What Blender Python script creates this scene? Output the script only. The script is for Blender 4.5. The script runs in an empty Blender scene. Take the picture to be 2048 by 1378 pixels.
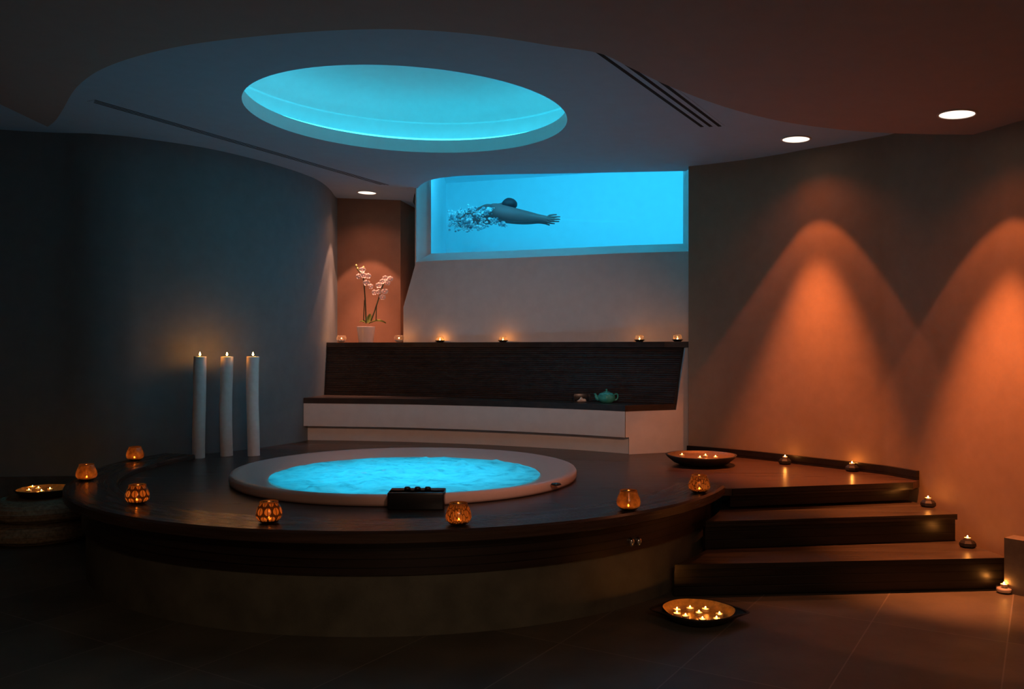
import bpy, bmesh, math, random
from mathutils import Vector, noise
random.seed(7)
PI = math.pi
SC = bpy.context.scene
COL = SC.collection

# ------------------------------------------------------------------ camera
F, HY, EYE = 1740.0, 695.0, 1.5        # focal length in px, horizon row, eye height (m)
cam = bpy.data.objects.new('camera', bpy.data.cameras.new('camera'))
COL.objects.link(cam)
cam.location = (0, 0, EYE)
cam.rotation_euler = (PI / 2, 0, 0)
cam.data.sensor_width = 36.0
cam.data.sensor_fit = 'HORIZONTAL'
cam.data.lens = 36.0 * F / 2048.0
cam.data.shift_y = (HY - 689.0) / 2048.0
cam.data.clip_end = 100
SC.camera = cam

# ------------------------------------------------------------------ world, view, large lights
w = bpy.data.worlds.new('world'); SC.world = w
w.use_nodes = True
w.node_tree.nodes['Background'].inputs[0].default_value = (0.01, 0.008, 0.006, 1)
w.node_tree.nodes['Background'].inputs[1].default_value = 0.3
SC.view_settings.view_transform = 'Standard'
SC.view_settings.look = 'None'
SC.view_settings.exposure = 0.0
SC.view_settings.gamma = 1.0
SC.view_settings.use_curve_mapping = False
SC.cycles.use_denoising = True
SC.cycles.sample_clamp_indirect = 4.0
SC.cycles.max_bounces = 10
SC.cycles.diffuse_bounces = 5
SC.cycles.transparent_max_bounces = 16

POOL_W, TUB_W, COVE_E = 68.0, 16.5, 6.2
SPOT_W, NICHE_W, ROOM_FILL_W, BENCH_FILL_W = 620.0, 240.0, 48.0, 250.0
FL_PILLAR, FL_OPEN, FL_LAMP, FL_GLASS = 300.0, 330.0, 150.0, 420.0
FL_BOWL = 170.0


def area_light(name, loc, rot, sx, sy, watts, col, parent=None, shape='RECTANGLE'):
    l = bpy.data.lights.new(name, 'AREA')
    l.shape = shape; l.size = sx; l.size_y = sy; l.energy = watts; l.color = col
    o = bpy.data.objects.new(name, l); COL.objects.link(o)
    o.location = loc; o.rotation_euler = rot
    if parent: o.parent = parent
    return o


def spot_light(name, loc, rot, deg, blend, watts, col, parent=None, size=0.03):
    l = bpy.data.lights.new(name, 'SPOT')
    l.spot_size = math.radians(deg); l.spot_blend = blend; l.energy = watts; l.color = col
    l.shadow_soft_size = size
    o = bpy.data.objects.new(name, l); COL.objects.link(o)
    o.location = loc; o.rotation_euler = rot
    if parent: o.parent = parent
    return o


# swimming pool behind the window: lamps high on the pool's near wall, shining at its far wall
area_light('pool_lamp', (0.95, 8.98, 3.62), (math.radians(97), 0, math.radians(-19.7)), 4.2, 0.30,
           POOL_W, (0.030, 0.62, 0.96))
# lamp on the hot tub's floor, shining up through the foaming water
area_light('tub_lamp', (-0.79, 6.53, 0.14), (PI, 0, 0), 1.8, 1.8, TUB_W, (0.028, 0.58, 0.86), None, 'DISK')
# unseen warm fill light added behind the camera, lifting floor, bench and tub rim
area_light('room_fill', (0.6, -0.6, 2.9), (0, 0, 0), 1.6, 1.0, ROOM_FILL_W, (1.0, 0.66, 0.42))


# ------------------------------------------------------------------ back-projection helpers
def ray(px, py):
    return (px - 1024.0) / F, (HY - py) / F


def atd(px, d, z):
    return Vector(((px - 1024.0) / F * d, d, z))


def onz(px, py, z):
    u, v = ray(px, py)
    d = (z - EYE) / v
    return Vector((u * d, d, z))


CA, CB = 3.216, -0.035          # upper ceiling plane  z = CA + CB * x
SA, SB = 3.124, -0.0586         # lower soffit plane


def cz(x): return CA + CB * x
def sz(x): return SA + SB * x


def onceil(px, py, a=CA, b=CB):
    u, v = ray(px, py)
    d = (a - EYE) / (v - b * u)
    return Vector((u * d, d, EYE + v * d))


def onsof(px, py): return onceil(px, py, SA, SB)


# ------------------------------------------------------------------ object helpers
def tag(o, label=None, cat=None, group=None, kind=None):
    if label: o['label'] = label
    if cat: o['category'] = cat
    if group: o['group'] = group
    if kind: o['kind'] = kind
    return o


def thing(name, loc, label, cat, group=None, rz=0.0, kind=None):
    o = bpy.data.objects.new(name, None); COL.objects.link(o)
    o.empty_display_size = 0.05
    o.location = loc; o.rotation_euler = (0, 0, rz)
    return tag(o, label, cat, group, kind)


def obj(name, vf, mat, parent=None, smooth=False, world=False, autosharp=None):
    """One mesh object out of (verts, faces). world=True: verts are world positions, re-based on the parent."""
    v, f = vf
    if world and parent is not None:
        off = parent.location
        v = [Vector(p) - off for p in v]
    me = bpy.data.meshes.new(name)
    me.from_pydata([tuple(p) for p in v], [], f)
    me.validate()
    bm = bmesh.new(); bm.from_mesh(me)
    bmesh.ops.recalc_face_normals(bm, faces=bm.faces)
    bm.to_mesh(me); bm.free()
    if smooth:
        for p in me.polygons: p.use_smooth = True
        if autosharp is not None:
            me.set_sharp_from_angle(angle=math.radians(autosharp))
    me.materials.append(mat)
    o = bpy.data.objects.new(name, me); COL.objects.link(o)
    if parent is not None: o.parent = parent
    return o


def dup_tree(o, loc, label, group=None):
    r = o.copy(); COL.objects.link(r); r.location = loc
    r['label'] = label
    if group: r['group'] = group
    for ch in list(o.children):
        c = ch.copy(); COL.objects.link(c); c.parent = r
        for g in list(ch.children):
            d = g.copy(); COL.objects.link(d); d.parent = c
    return r


def merge(*parts):
    V, Fc = [], []
    for v, f in parts:
        n = len(V)
        V += [Vector(p) for p in v]
        Fc += [tuple(i + n for i in q) for q in f]
    return V, Fc


def move(vf, d):
    return [Vector(p) + Vector(d) for p in vf[0]], vf[1]


def box(x0, x1, y0, y1, z0, z1):
    v = [(x, y, z) for x in (x0, x1) for y in (y0, y1) for z in (z0, z1)]
    return [Vector(p) for p in v], [(0, 1, 3, 2), (4, 6, 7, 5), (0, 4, 5, 1), (2, 3, 7, 6), (0, 2, 6, 4), (1, 5, 7, 3)]


def rbox(x0, x1, y0, y1, z0, z1, r=0.01, seg=3):
    bm = bmesh.new()
    v, f = box(x0, x1, y0, y1, z0, z1)
    vs = [bm.verts.new(p) for p in v]
    for q in f: bm.faces.new([vs[i] for i in q])
    bmesh.ops.recalc_face_normals(bm, faces=bm.faces)
    bmesh.ops.bevel(bm, geom=list(bm.edges), offset=r, segments=seg, profile=0.5, affect='EDGES')
    return bm_out(bm)


def bm_out(bm):
    bm.verts.index_update()
    v = [p.co.copy() for p in bm.verts]
    f = [tuple(q.index for q in fc.verts) for fc in bm.faces]
    bm.free()
    return v, f


def lathe(prof, n=48, closed=False):
    """Revolve (r, z) pairs about z. closed: join the last ring to the first."""
    V, Fc, rings = [], [], []
    for r, z in prof:
        if r < 1e-6:
            V.append(Vector((0, 0, z))); rings.append([len(V) - 1])
        else:
            s = len(V)
            for k in range(n):
                a = 2 * PI * k / n
                V.append(Vector((r * math.cos(a), r * math.sin(a), z)))
            rings.append(list(range(s, s + n)))
    pairs = list(zip(rings, rings[1:]))
    if closed: pairs.append((rings[-1], rings[0]))
    for A, B in pairs:
        for k in range(n):
            l = (k + 1) % n
            if len(A) == 1 and len(B) == 1: continue
            if len(A) == 1: Fc.append((A[0], B[l], B[k]))
            elif len(B) == 1: Fc.append((A[k], A[l], B[0]))
            else: Fc.append((A[k], A[l], B[l], B[k]))
    return V, Fc


def arc_sweep(center, prof, a0, a1, n):
    """Sweep a closed (r, z) profile through angles a0..a1 (radians), capped."""
    V, Fc = [], []
    m = len(prof)
    for k in range(n + 1):
        a = a0 + (a1 - a0) * k / n
        for r, z in prof:
            V.append(Vector((center[0] + r * math.cos(a), center[1] + r * math.sin(a), z)))
    for k in range(n):
        for j in range(m):
            l = (j + 1) % m
            Fc.append((k * m + j, k * m + l, (k + 1) * m + l, (k + 1) * m + j))
    Fc.append(tuple(range(m))); Fc.append(tuple(n * m + j for j in range(m)))
    return V, Fc


def fill(loops, zf):
    """Triangulated flat fill of 2D loops (first outer, rest holes), z from zf(x, y)."""
    bm = bmesh.new()
    es = []
    for lp in loops:
        vs = [bm.verts.new((p[0], p[1], 0)) for p in lp]
        for a, b in zip(vs, vs[1:] + vs[:1]): es.append(bm.edges.new((a, b)))
    bmesh.ops.triangle_fill(bm, use_beauty=True, use_dissolve=False, edges=es, normal=(0, 0, 1))
    for v in bm.verts: v.co.z = zf(v.co.x, v.co.y)
    return bm_out(bm)


def slab(loops, z0, z1):
    """Solid slab with holes."""
    top = fill(loops, lambda x, y: z1)
    bot = fill(loops, lambda x, y: z0)
    parts = [top, bot]
    for lp in loops:
        n = len(lp)
        v = [Vector((p[0], p[1], z0)) for p in lp] + [Vector((p[0], p[1], z1)) for p in lp]
        parts.append((v, [(i, (i + 1) % n, n + (i + 1) % n, n + i) for i in range(n)]))
    return merge(*parts)


def strip(rows):
    """Grid surface out of equally long rows of points."""
    m = len(rows[0])
    V = [Vector(p) for r in rows for p in r]
    Fc = [(i * m + j, i * m + j + 1, (i + 1) * m + j + 1, (i + 1) * m + j)
          for i in range(len(rows) - 1) for j in range(m - 1)]
    return V, Fc


def loft_closed(sections):
    """Sections (closed rings of equal length) joined and capped."""
    m = len(sections[0])
    V = [Vector(p) for s in sections for p in s]
    Fc = []
    for i in range(len(sections) - 1):
        for j in range(m):
            l = (j + 1) % m
            Fc.append((i * m + j, i * m + l, (i + 1) * m + l, (i + 1) * m + j))
    Fc.append(tuple(range(m)))
    Fc.append(tuple((len(sections) - 1) * m + j for j in range(m)))
    return V, Fc


def tube(path, rad, n=10, cap=True):
    path = [Vector(p) for p in path]
    if not isinstance(rad, (list, tuple)): rad = [rad] * len(path)
    V, Fc = [], []
    up = Vector((0.13, 0.99, 0.05)).normalized()
    for i, p in enumerate(path):
        t = (path[min(i + 1, len(path) - 1)] - path[max(i - 1, 0)]).normalized()
        s = t.cross(up)
        if s.length < 1e-4: s = t.cross(Vector((1, 0, 0)))
        s.normalize(); u2 = s.cross(t).normalized()
        for k in range(n):
            a = 2 * PI * k / n
            V.append(p + (s * math.cos(a) + u2 * math.sin(a)) * rad[i])
    for i in range(len(path) - 1):
        for k in range(n):
            l = (k + 1) % n
            Fc.append((i * n + k, i * n + l, (i + 1) * n + l, (i + 1) * n + k))
    if cap:
        Fc.append(tuple(range(n))); Fc.append(tuple((len(path) - 1) * n + k for k in range(n)))
    return V, Fc


def smooth_path(pts, per=8):
    """Catmull-Rom through the points."""
    P = [Vector(p) for p in pts]
    out = []
    for i in range(len(P) - 1):
        p0 = P[max(i - 1, 0)]; p1 = P[i]; p2 = P[i + 1]; p3 = P[min(i + 2, len(P) - 1)]
        for k in range(per):
            t = k / per
            out.append(0.5 * ((2 * p1) + (p2 - p0) * t + (2 * p0 - 5 * p1 + 4 * p2 - p3) * t * t
                              + (3 * p1 - p0 - 3 * p2 + p3) * t ** 3))
    out.append(P[-1])
    return out


def interp(tab, x):
    if x <= tab[0][0]: return tab[0][1]
    for (a, va), (b, vb) in zip(tab, tab[1:]):
        if x <= b: return va + (vb - va) * (x - a) / (b - a)
    return tab[-1][1]


def ball(c, r, n=10, sz_=1.0):
    prof = [(r * math.sin(PI * k / n), -r * sz_ * math.cos(PI * k / n)) for k in range(n + 1)]
    prof[0] = (0, -r * sz_); prof[-1] = (0, r * sz_)
    return move(lathe(prof, 2 * n), c)


# ------------------------------------------------------------------ materials
class NT:
    def __init__(s, name):
        s.m = bpy.data.materials.new(name); s.m.use_nodes = True
        s.t = s.m.node_tree; s.n = s.t.nodes; s.l = s.t.links
        s.out = s.n['Material Output']; s.b = s.n['Principled BSDF']

    def node(s, typ, **kw):
        n = s.n.new(typ)
        for k, v in kw.items(): setattr(n, k, v)
        return n

    def math(s, op, a, b=None, c=None):
        n = s.n.new('ShaderNodeMath'); n.operation = op
        for i, x in enumerate((a, b, c)):
            if x is None: continue
            if isinstance(x, (int, float)): n.inputs[i].default_value = x
            else: s.l.new(x, n.inputs[i])
        return n.outputs[0]

    def link(s, a, b): s.l.new(a, b)

    def coords(s, kind='Object'):
        return s.n.new('ShaderNodeTexCoord').outputs[kind]

    def noise(s, scale, detail=4.0, rough=0.55, vec=None):
        n = s.n.new('ShaderNodeTexNoise')
        n.inputs['Scale'].default_value = scale; n.inputs['Detail'].default_value = detail
        n.inputs['Roughness'].default_value = rough
        s.l.new(vec if vec is not None else s.coords(), n.inputs['Vector'])
        return n.outputs['Fac']

    def ramp(s, fac, stops):
        n = s.n.new('ShaderNodeValToRGB')
        while len(n.color_ramp.elements) < len(stops): n.color_ramp.elements.new(0.5)
        for e, (p, c) in zip(n.color_ramp.elements, stops):
            e.position = p; e.color = (c[0], c[1], c[2], 1)
        s.l.new(fac, n.inputs[0])
        return n.outputs[0]

    def bump(s, h, strength=0.3, dist=0.01):
        n = s.n.new('ShaderNodeBump'); n.inputs['Strength'].default_value = strength
        n.inputs['Distance'].default_value = dist
        s.l.new(h, n.inputs['Height']); return n.outputs[0]

    def mapping(s, vec, scale=(1, 1, 1), rot=(0, 0, 0), loc=(0, 0, 0)):
        n = s.n.new('ShaderNodeMapping')
        n.inputs['Scale'].default_value = scale; n.inputs['Rotation'].default_value = rot
        n.inputs['Location'].default_value = loc
        s.l.new(vec, n.inputs['Vector']); return n.outputs[0]

    def set(s, **kw):
        for k, v in kw.items():
            i = s.b.inputs[k.replace('_', ' ')]
            if isinstance(v, tuple) and len(v) == 3 and i.type == 'RGBA': v = (*v, 1)
            i.default_value = v


def paint(name, c, var=0.06, rough=0.75, scale=9.0, bump=0.05):
    s = NT(name)
    f = s.noise(scale, 6)
    lo = tuple(x * (1 - var) for x in c); hi = tuple(min(1, x * (1 + var)) for x in c)
    s.link(s.ramp(f, [(0.3, lo), (0.7, hi)]), s.b.inputs['Base Color'])
    s.link(s.bump(s.noise(scale * 22, 3), bump, 0.004), s.b.inputs['Normal'])
    s.set(Roughness=rough)
    return s.m


def simple(name, c, rough=0.5, metal=0.0, var=0.08, scale=30.0):
    s = NT(name)
    f = s.noise(scale, 4)
    lo = tuple(x * (1 - var) for x in c); hi = tuple(min(1, x * (1 + var)) for x in c)
    s.link(s.ramp(f, [(0.3, lo), (0.7, hi)]), s.b.inputs['Base Color'])
    s.set(Roughness=rough, Metallic=metal)
    return s.m


def wood(name, c, axis='X', groove=None, rough=0.32, gdepth=0.5):
    """Dark stained timber, grain along an axis; groove=(coordinate, pitch, width) cuts board joints."""
    s = NT(name)
    co = s.coords()
    sc = {'X': (1.2, 26, 26), 'Y': (26, 1.2, 26), 'Z': (26, 26, 1.2), 'R': (14, 14, 14)}[axis]
    v = s.mapping(co, sc)
    if axis == 'R':
        sp = s.node('ShaderNodeSeparateXYZ'); s.link(co, sp.inputs[0])
        cb = s.node('ShaderNodeCombineXYZ')
        rr_ = s.math('SQRT', s.math('ADD', s.math('MULTIPLY', sp.outputs[0], sp.outputs[0]), s.math('MULTIPLY', sp.outputs[1], sp.outputs[1])))
        s.link(s.math('MULTIPLY', rr_, 26.0), cb.inputs[0])
        s.link(s.math('MULTIPLY', s.math('ARCTAN2', sp.outputs[1], s.math('MULTIPLY', sp.outputs[0], -1.0)), 2.6), cb.inputs[1])
        s.link(s.math('MULTIPLY', sp.outputs[2], 26.0), cb.inputs[2])
        v = cb.outputs[0]
    g = s.noise(1.0, 7, 0.6, v)
    lo = tuple(x * 0.5 for x in c); hi = tuple(x * 1.5 for x in c)
    base = s.ramp(g, [(0.28, lo), (0.5, c), (0.74, hi)])
    hgt = s.math('MULTIPLY', g, 0.25)
    if groove:
        sep = s.node('ShaderNodeSeparateXYZ'); s.link(co, sep.inputs[0])
        k, pitch, wd = groove
        fr = s.math('FRACT', s.math('DIVIDE', sep.outputs[k], pitch))
        inb = s.math('GREATER_THAN', fr, wd / pitch)
        mx = s.node('ShaderNodeMix', data_type='RGBA')
        s.link(inb, mx.inputs[0]); mx.inputs[6].default_value = (c[0] * .12, c[1] * .12, c[2] * .12, 1)
        s.link(base, mx.inputs[7]); base = mx.outputs[2]
        hgt = s.math('ADD', hgt, s.math('MULTIPLY', inb, gdepth))
    s.link(base, s.b.inputs['Base Color'])
    s.link(s.bump(hgt, 0.08 if axis == 'R' else 0.35, 0.008), s.b.inputs['Normal'])
    rr = s.math('MULTIPLY_ADD', g, 0.18, rough - 0.09)
    s.link(rr, s.b.inputs['Roughness'])
    return s.m


def emission(name, c, strength):
    s = NT(name)
    e = s.node('ShaderNodeEmission'); e.inputs[0].default_value = (*c, 1); e.inputs[1].default_value = strength
    s.link(e.outputs[0], s.out.inputs[0])
    s.n.remove(s.b)
    return s.m


def glass(name, tint=(1, 1, 1), refl=0.06, edge=0.35):
    """Thin clear glass: lets light straight through, mirrors a little more at grazing angles."""
    s = NT(name)
    t = s.node('ShaderNodeBsdfTransparent'); t.inputs[0].default_value = (*tint, 1)
    g = s.node('ShaderNodeBsdfGlossy'); g.inputs['Roughness'].default_value = 0.03
    lw = s.node('ShaderNodeLayerWeight'); lw.inputs[0].default_value = 0.25
    f = s.math('MULTIPLY_ADD', lw.outputs['Facing'], edge, refl)
    m = s.node('ShaderNodeMixShader')
    s.link(f, m.inputs[0]); s.link(t.outputs[0], m.inputs[1]); s.link(g.outputs[0], m.inputs[2])
    s.link(m.outputs[0], s.out.inputs[0]); s.n.remove(s.b)
    return s.m


def lantern_glass(name, style):
    """Amber mercury glass, its dark silvered coat broken by a pattern of clear amber shapes."""
    s = NT(name)
    co = s.coords()
    sep = s.node('ShaderNodeSeparateXYZ'); s.link(co, sep.inputs[0])
    ang = s.math('ARCTAN2', sep.outputs[1], sep.outputs[0])
    if style == 'oval':
        n_ = 9.0
        row = s.math('DIVIDE', sep.outputs[2], 0.044)
        ri = s.math('FLOOR', row)
        off = s.math('MULTIPLY', s.math('MODULO', ri, 2.0), 0.5)
        u = s.math('SUBTRACT', s.math('FRACT', s.math('ADD', s.math('MULTIPLY', ang, n_ / (2 * PI)), off)), 0.5)
        v = s.math('SUBTRACT', s.math('FRACT', row), 0.5)
        r2 = s.math('SQRT', s.math('ADD', s.math('POWER', s.math('MULTIPLY', u, 2.2), 2.0),
                                   s.math('POWER', s.math('MULTIPLY', v, 2.0), 2.0)))
        bar = s.math('GREATER_THAN', s.math('ABSOLUTE', u), 0.045)
        fac = s.math('MULTIPLY', s.math('LESS_THAN', r2, 0.86), bar)
        fac = s.math('MAXIMUM', s.math('MULTIPLY', fac, 0.95), 0.08)
    elif style == 'crackle':
        vo = s.node('ShaderNodeTexVoronoi', feature='DISTANCE_TO_EDGE')
        vo.inputs['Scale'].default_value = 1.0
        s.link(s.mapping(co, (75, 75, 26)), vo.inputs['Vector'])
        fac = s.math('MULTIPLY_ADD', s.math('GREATER_THAN', vo.outputs['Distance'], 0.09), 0.6, 0.15)
    else:
        fac = s.ramp(s.noise(34, 5), [(0.35, (0.25,) * 3), (0.7, (0.75,) * 3)])
    low = s.math('SMOOTH_MIN', s.math('MAXIMUM', s.math('DIVIDE', s.math('SUBTRACT', sep.outputs[2], 0.012), 0.02), 0.0), 1.0, 0.1)
    fac = s.math('MULTIPLY', fac, low)
    tr = s.node('ShaderNodeBsdfTranslucent'); tr.inputs[0].default_value = (0.85, 0.42, 0.13, 1)
    tp = s.node('ShaderNodeBsdfTransparent'); tp.inputs[0].default_value = (0.75, 0.38, 0.12, 1)
    a = s.node('ShaderNodeMixShader'); a.inputs[0].default_value = 0.35
    s.link(tr.outputs[0], a.inputs[1]); s.link(tp.outputs[0], a.inputs[2])
    b = s.b
    s.set(Base_Color=(0.06, 0.03, 0.012), Roughness=0.25, Metallic=0.6)
    m = s.node('ShaderNodeMixShader')
    s.link(fac, m.inputs[0]); s.link(b.outputs[0], m.inputs[1]); s.link(a.outputs[0], m.inputs[2])
    g = s.node('ShaderNodeBsdfGlossy'); g.inputs['Roughness'].default_value = 0.12
    g.inputs[0].default_value = (0.8, 0.6, 0.45, 1)
    m2 = s.node('ShaderNodeMixShader'); m2.inputs[0].default_value = 0.07
    s.link(m.outputs[0], m2.inputs[1]); s.link(g.outputs[0], m2.inputs[2])
    s.link(m2.outputs[0], s.out.inputs[0])
    return s.m


def water_mat():
    """Aerated bath water: lets the lamp below through as a soft glow, glossy on top, darker where foam is thin."""
    s = NT('foaming_water')
    co = s.coords()
    n1 = s.noise(5.0, 8, 0.62, s.mapping(co, (1, 1.8, 1)))
    colr = s.ramp(n1, [(0.33, (0.12, 0.50, 0.58)), (0.45, (0.30, 0.78, 0.86)), (0.6, (0.42, 0.90, 0.96))])
    tr = s.node('ShaderNodeBsdfTranslucent'); s.link(colr, tr.inputs[0])
    df = s.node('ShaderNodeBsdfDiffuse'); df.inputs[0].default_value = (0.40, 0.75, 0.82, 1)
    gl = s.node('ShaderNodeBsdfGlossy'); gl.inputs['Roughness'].default_value = 0.15
    a = s.node('ShaderNodeMixShader'); a.inputs[0].default_value = 0.18
    s.link(tr.outputs[0], a.inputs[1]); s.link(df.outputs[0], a.inputs[2])
    b = s.node('ShaderNodeMixShader'); b.inputs[0].default_value = 0.04
    s.link(a.outputs[0], b.inputs[1]); s.link(gl.outputs[0], b.inputs[2])
    s.link(b.outputs[0], s.out.inputs[0]); s.n.remove(s.b)
    return s.m


def floor_mat():
    """Dark slate slabs, 0.65 x 1.2 m, laid 31 degrees to the view, pale thin joints."""
    s = NT('slate_floor')
    co = s.coords()
    v = s.mapping(s.mapping(co, loc=(-1.42, -5.10, 0)), rot=(0, 0, math.radians(31.5)))
    sep = s.node('ShaderNodeSeparateXYZ'); s.link(v, sep.inputs[0])
    fx = s.math('FRACT', s.math('ADD', s.math('DIVIDE', sep.outputs[0], 0.645), 40.0))
    fy = s.math('FRACT', s.math('ADD', s.math('DIVIDE', sep.outputs[1], 1.2), 40.0))
    jx = s.math('LESS_THAN', s.math('MINIMUM', fx, s.math('SUBTRACT', 1.0, fx)), 0.0052)
    jy = s.math('LESS_THAN', s.math('MINIMUM', fy, s.math('SUBTRACT', 1.0, fy)), 0.0028)
    j = s.math('MAXIMUM', jx, jy)
    cell = s.node('ShaderNodeTexWhiteNoise', noise_dimensions='2D')
    cv = s.node('ShaderNodeCombineXYZ')
    s.link(s.math('FLOOR', s.math('DIVIDE', sep.outputs[0], 0.645)), cv.inputs[0])
    s.link(s.math('FLOOR', s.math('DIVIDE', sep.outputs[1], 1.2)), cv.inputs[1])
    s.link(cv.outputs[0], cell.inputs['Vector'])
    n = s.math('ADD', s.math('MULTIPLY', s.noise(2.2, 8, 0.6), 0.8), s.math('MULTIPLY', cell.outputs['Value'], 0.2))
    base = s.ramp(n, [(0.3, (0.062, 0.060, 0.048)), (0.5, (0.10, 0.094, 0.074)), (0.7, (0.14, 0.13, 0.10))])
    mx = s.node('ShaderNodeMix', data_type='RGBA')
    s.link(j, mx.inputs[0]); s.link(base, mx.inputs[6]); mx.inputs[7].default_value = (0.20, 0.185, 0.15, 1)
    s.link(mx.outputs[2], s.b.inputs['Base Color'])
    s.link(s.bump(s.noise(14, 6), 0.12, 0.01), s.b.inputs['Normal'])
    s.set(Roughness=0.48)
    return s.m


M = {}
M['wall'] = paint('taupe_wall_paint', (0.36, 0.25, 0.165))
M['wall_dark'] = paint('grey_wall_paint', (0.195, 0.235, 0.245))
M['niche'] = paint('niche_wall_paint', (0.30, 0.15, 0.085))
M['white_wall'] = paint('white_wall_paint', (0.78, 0.73, 0.70), 0.04)
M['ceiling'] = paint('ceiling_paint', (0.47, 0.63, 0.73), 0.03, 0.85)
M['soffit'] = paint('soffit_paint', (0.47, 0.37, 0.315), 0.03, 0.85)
M['cove'] = paint('cove_paint', (0.88, 0.90, 0.90), 0.02, 0.85)
M['pool'] = paint('pool_plaster', (0.78, 0.88, 0.92), 0.02, 0.7)
M['floor'] = floor_mat()
M['skirting'] = paint('slate_skirting', (0.15, 0.135, 0.115), 0.3, 0.5, 6.0, 0.15)
M['deck'] = wood('deck_boards', (0.062, 0.036, 0.026), 'X', (1, 0.048, 0.007), 0.30)
M['ring'] = wood('ring_timber', (0.070, 0.040, 0.029), 'R', None, 0.27)
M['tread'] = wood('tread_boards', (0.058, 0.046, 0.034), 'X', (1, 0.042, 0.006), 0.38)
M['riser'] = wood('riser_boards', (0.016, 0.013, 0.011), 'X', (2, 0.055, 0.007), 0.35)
M['fascia'] = wood('fascia_boards', (0.026, 0.015, 0.012), 'R', (2, 0.045, 0.006), 0.4)
M['bench_wood'] = wood('bench_timber', (0.040, 0.026, 0.020), 'X', None, 0.40)
M['drum'] = paint('drum_stone', (0.115, 0.112, 0.088), 0.28, 0.6, 5.0, 0.2)
M['acrylic'] = simple('tub_acrylic', (0.74, 0.50, 0.44), 0.28, 0, 0.02)
M['water'] = water_mat()
M['black'] = simple('black_plastic', (0.012, 0.013, 0.016), 0.3)
M['chrome'] = simple('chrome', (0.8, 0.8, 0.8), 0.12, 1.0, 0.02)
M['wax'] = None
M['gold'] = simple('gilt_bowl_inside', (0.62, 0.36, 0.09), 0.42, 0.35, 0.25, 40)
M['bronze'] = simple('bronze_bowl_inside', (0.19, 0.105, 0.035), 0.45, 0.3, 0.25, 40)
M['bark'] = simple('dark_bowl_outside', (0.020, 0.016, 0.013), 0.6, 0, 0.4, 25)
M['stone'] = simple('black_stone', (0.013, 0.012, 0.012), 0.55, 0, 0.3, 40)
M['tin'] = simple('tealight_cup', (0.75, 0.62, 0.45), 0.35, 0.6, 0.05)
M['clear'] = glass('clear_glass', (0.93, 0.93, 0.93), 0.06, 0.75)
def votive_mat():
    s = NT('votive_glass')
    t = s.node('ShaderNodeBsdfTransparent'); t.inputs[0].default_value = (0.95, 0.93, 0.91, 1)
    d = s.node('ShaderNodeBsdfTranslucent'); d.inputs[0].default_value = (0.95, 0.85, 0.78, 1)
    g = s.node('ShaderNodeBsdfGlossy'); g.inputs['Roughness'].default_value = 0.05
    lw = s.node('ShaderNodeLayerWeight'); lw.inputs[0].default_value = 0.35
    a = s.node('ShaderNodeMixShader'); b = s.node('ShaderNodeMixShader')
    s.link(s.math('MULTIPLY_ADD', s.math('POWER', lw.outputs['Facing'], 2.0), 0.30, 0.05), a.inputs[0])
    s.link(t.outputs[0], a.inputs[1]); s.link(d.outputs[0], a.inputs[2])
    s.link(s.math('MULTIPLY_ADD', lw.outputs['Facing'], 0.35, 0.05), b.inputs[0])
    s.link(a.outputs[0], b.inputs[1]); s.link(g.outputs[0], b.inputs[2])
    s.link(b.outputs[0], s.out.inputs[0]); s.n.remove(s.b)
    return s.m


M['votive'] = votive_mat()
M['pane'] = glass('window_glass', (0.96, 0.98, 0.99), 0.008, 0.06)
M['slot'] = simple('vent_slot_black', (0.004, 0.004, 0.004), 0.8)
M['trim'] = simple('lamp_trim_white', (0.75, 0.70, 0.66), 0.4)
M['wick'] = simple('wick_black', (0.02, 0.015, 0.01), 0.9)
M['pot'] = simple('white_ceramic', (0.72, 0.64, 0.62), 0.22, 0, 0.02)
def petal_mat():
    s = NT('orchid_petal')
    s.link(s.ramp(s.noise(30, 3), [(0.3, (0.88, 0.80, 0.76)), (0.7, (0.95, 0.90, 0.86))]), s.b.inputs['Base Color'])
    s.set(Roughness=0.6)
    tr = s.node('ShaderNodeBsdfTranslucent'); tr.inputs[0].default_value = (0.95, 0.86, 0.80, 1)
    m = s.node('ShaderNodeMixShader'); m.inputs[0].default_value = 0.45
    s.link(s.b.outputs[0], m.inputs[1]); s.link(tr.outputs[0], m.inputs[2]); s.link(m.outputs[0], s.out.inputs[0])
    return s.m
M['petal'] = petal_mat()
M['stem'] = simple('orchid_stem', (0.05, 0.06, 0.02), 0.5)
M['leaf'] = simple('orchid_leaf', (0.20, 0.26, 0.05), 0.4, 0, 0.2)
M['bud'] = simple('orchid_bud', (0.35, 0.32, 0.10), 0.5)
M['lip'] = simple('orchid_lip', (0.65, 0.30, 0.28), 0.5)
M['skin'] = simple('swimmer_skin', (0.30, 0.085, 0.085), 0.6)
M['hair'] = simple('swimmer_hair', (0.05, 0.012, 0.02), 0.6)
M['napkin'] = simple('pale_cloth', (0.85, 0.72, 0.60), 0.7)
M['teal'] = None
M['lamp_face'] = emission('lamp_face', (1.0, 0.80, 0.66), 1.6)
M['led'] = emission('cyan_strip_light', (0.03, 0.66, 0.92), COVE_E)
FLC = (1.0, 0.33, 0.055)
M['fl_pillar'] = emission('pillar_flame', FLC, FL_PILLAR)
M['fl_open'] = emission('tealight_flame', FLC, FL_OPEN)
M['fl_lamp'] = emission('lantern_flame', FLC, FL_LAMP)
M['fl_bowl'] = emission('bowl_flame', FLC, FL_BOWL)
M['fl_glass'] = emission('votive_flame', FLC, FL_GLASS)


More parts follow.
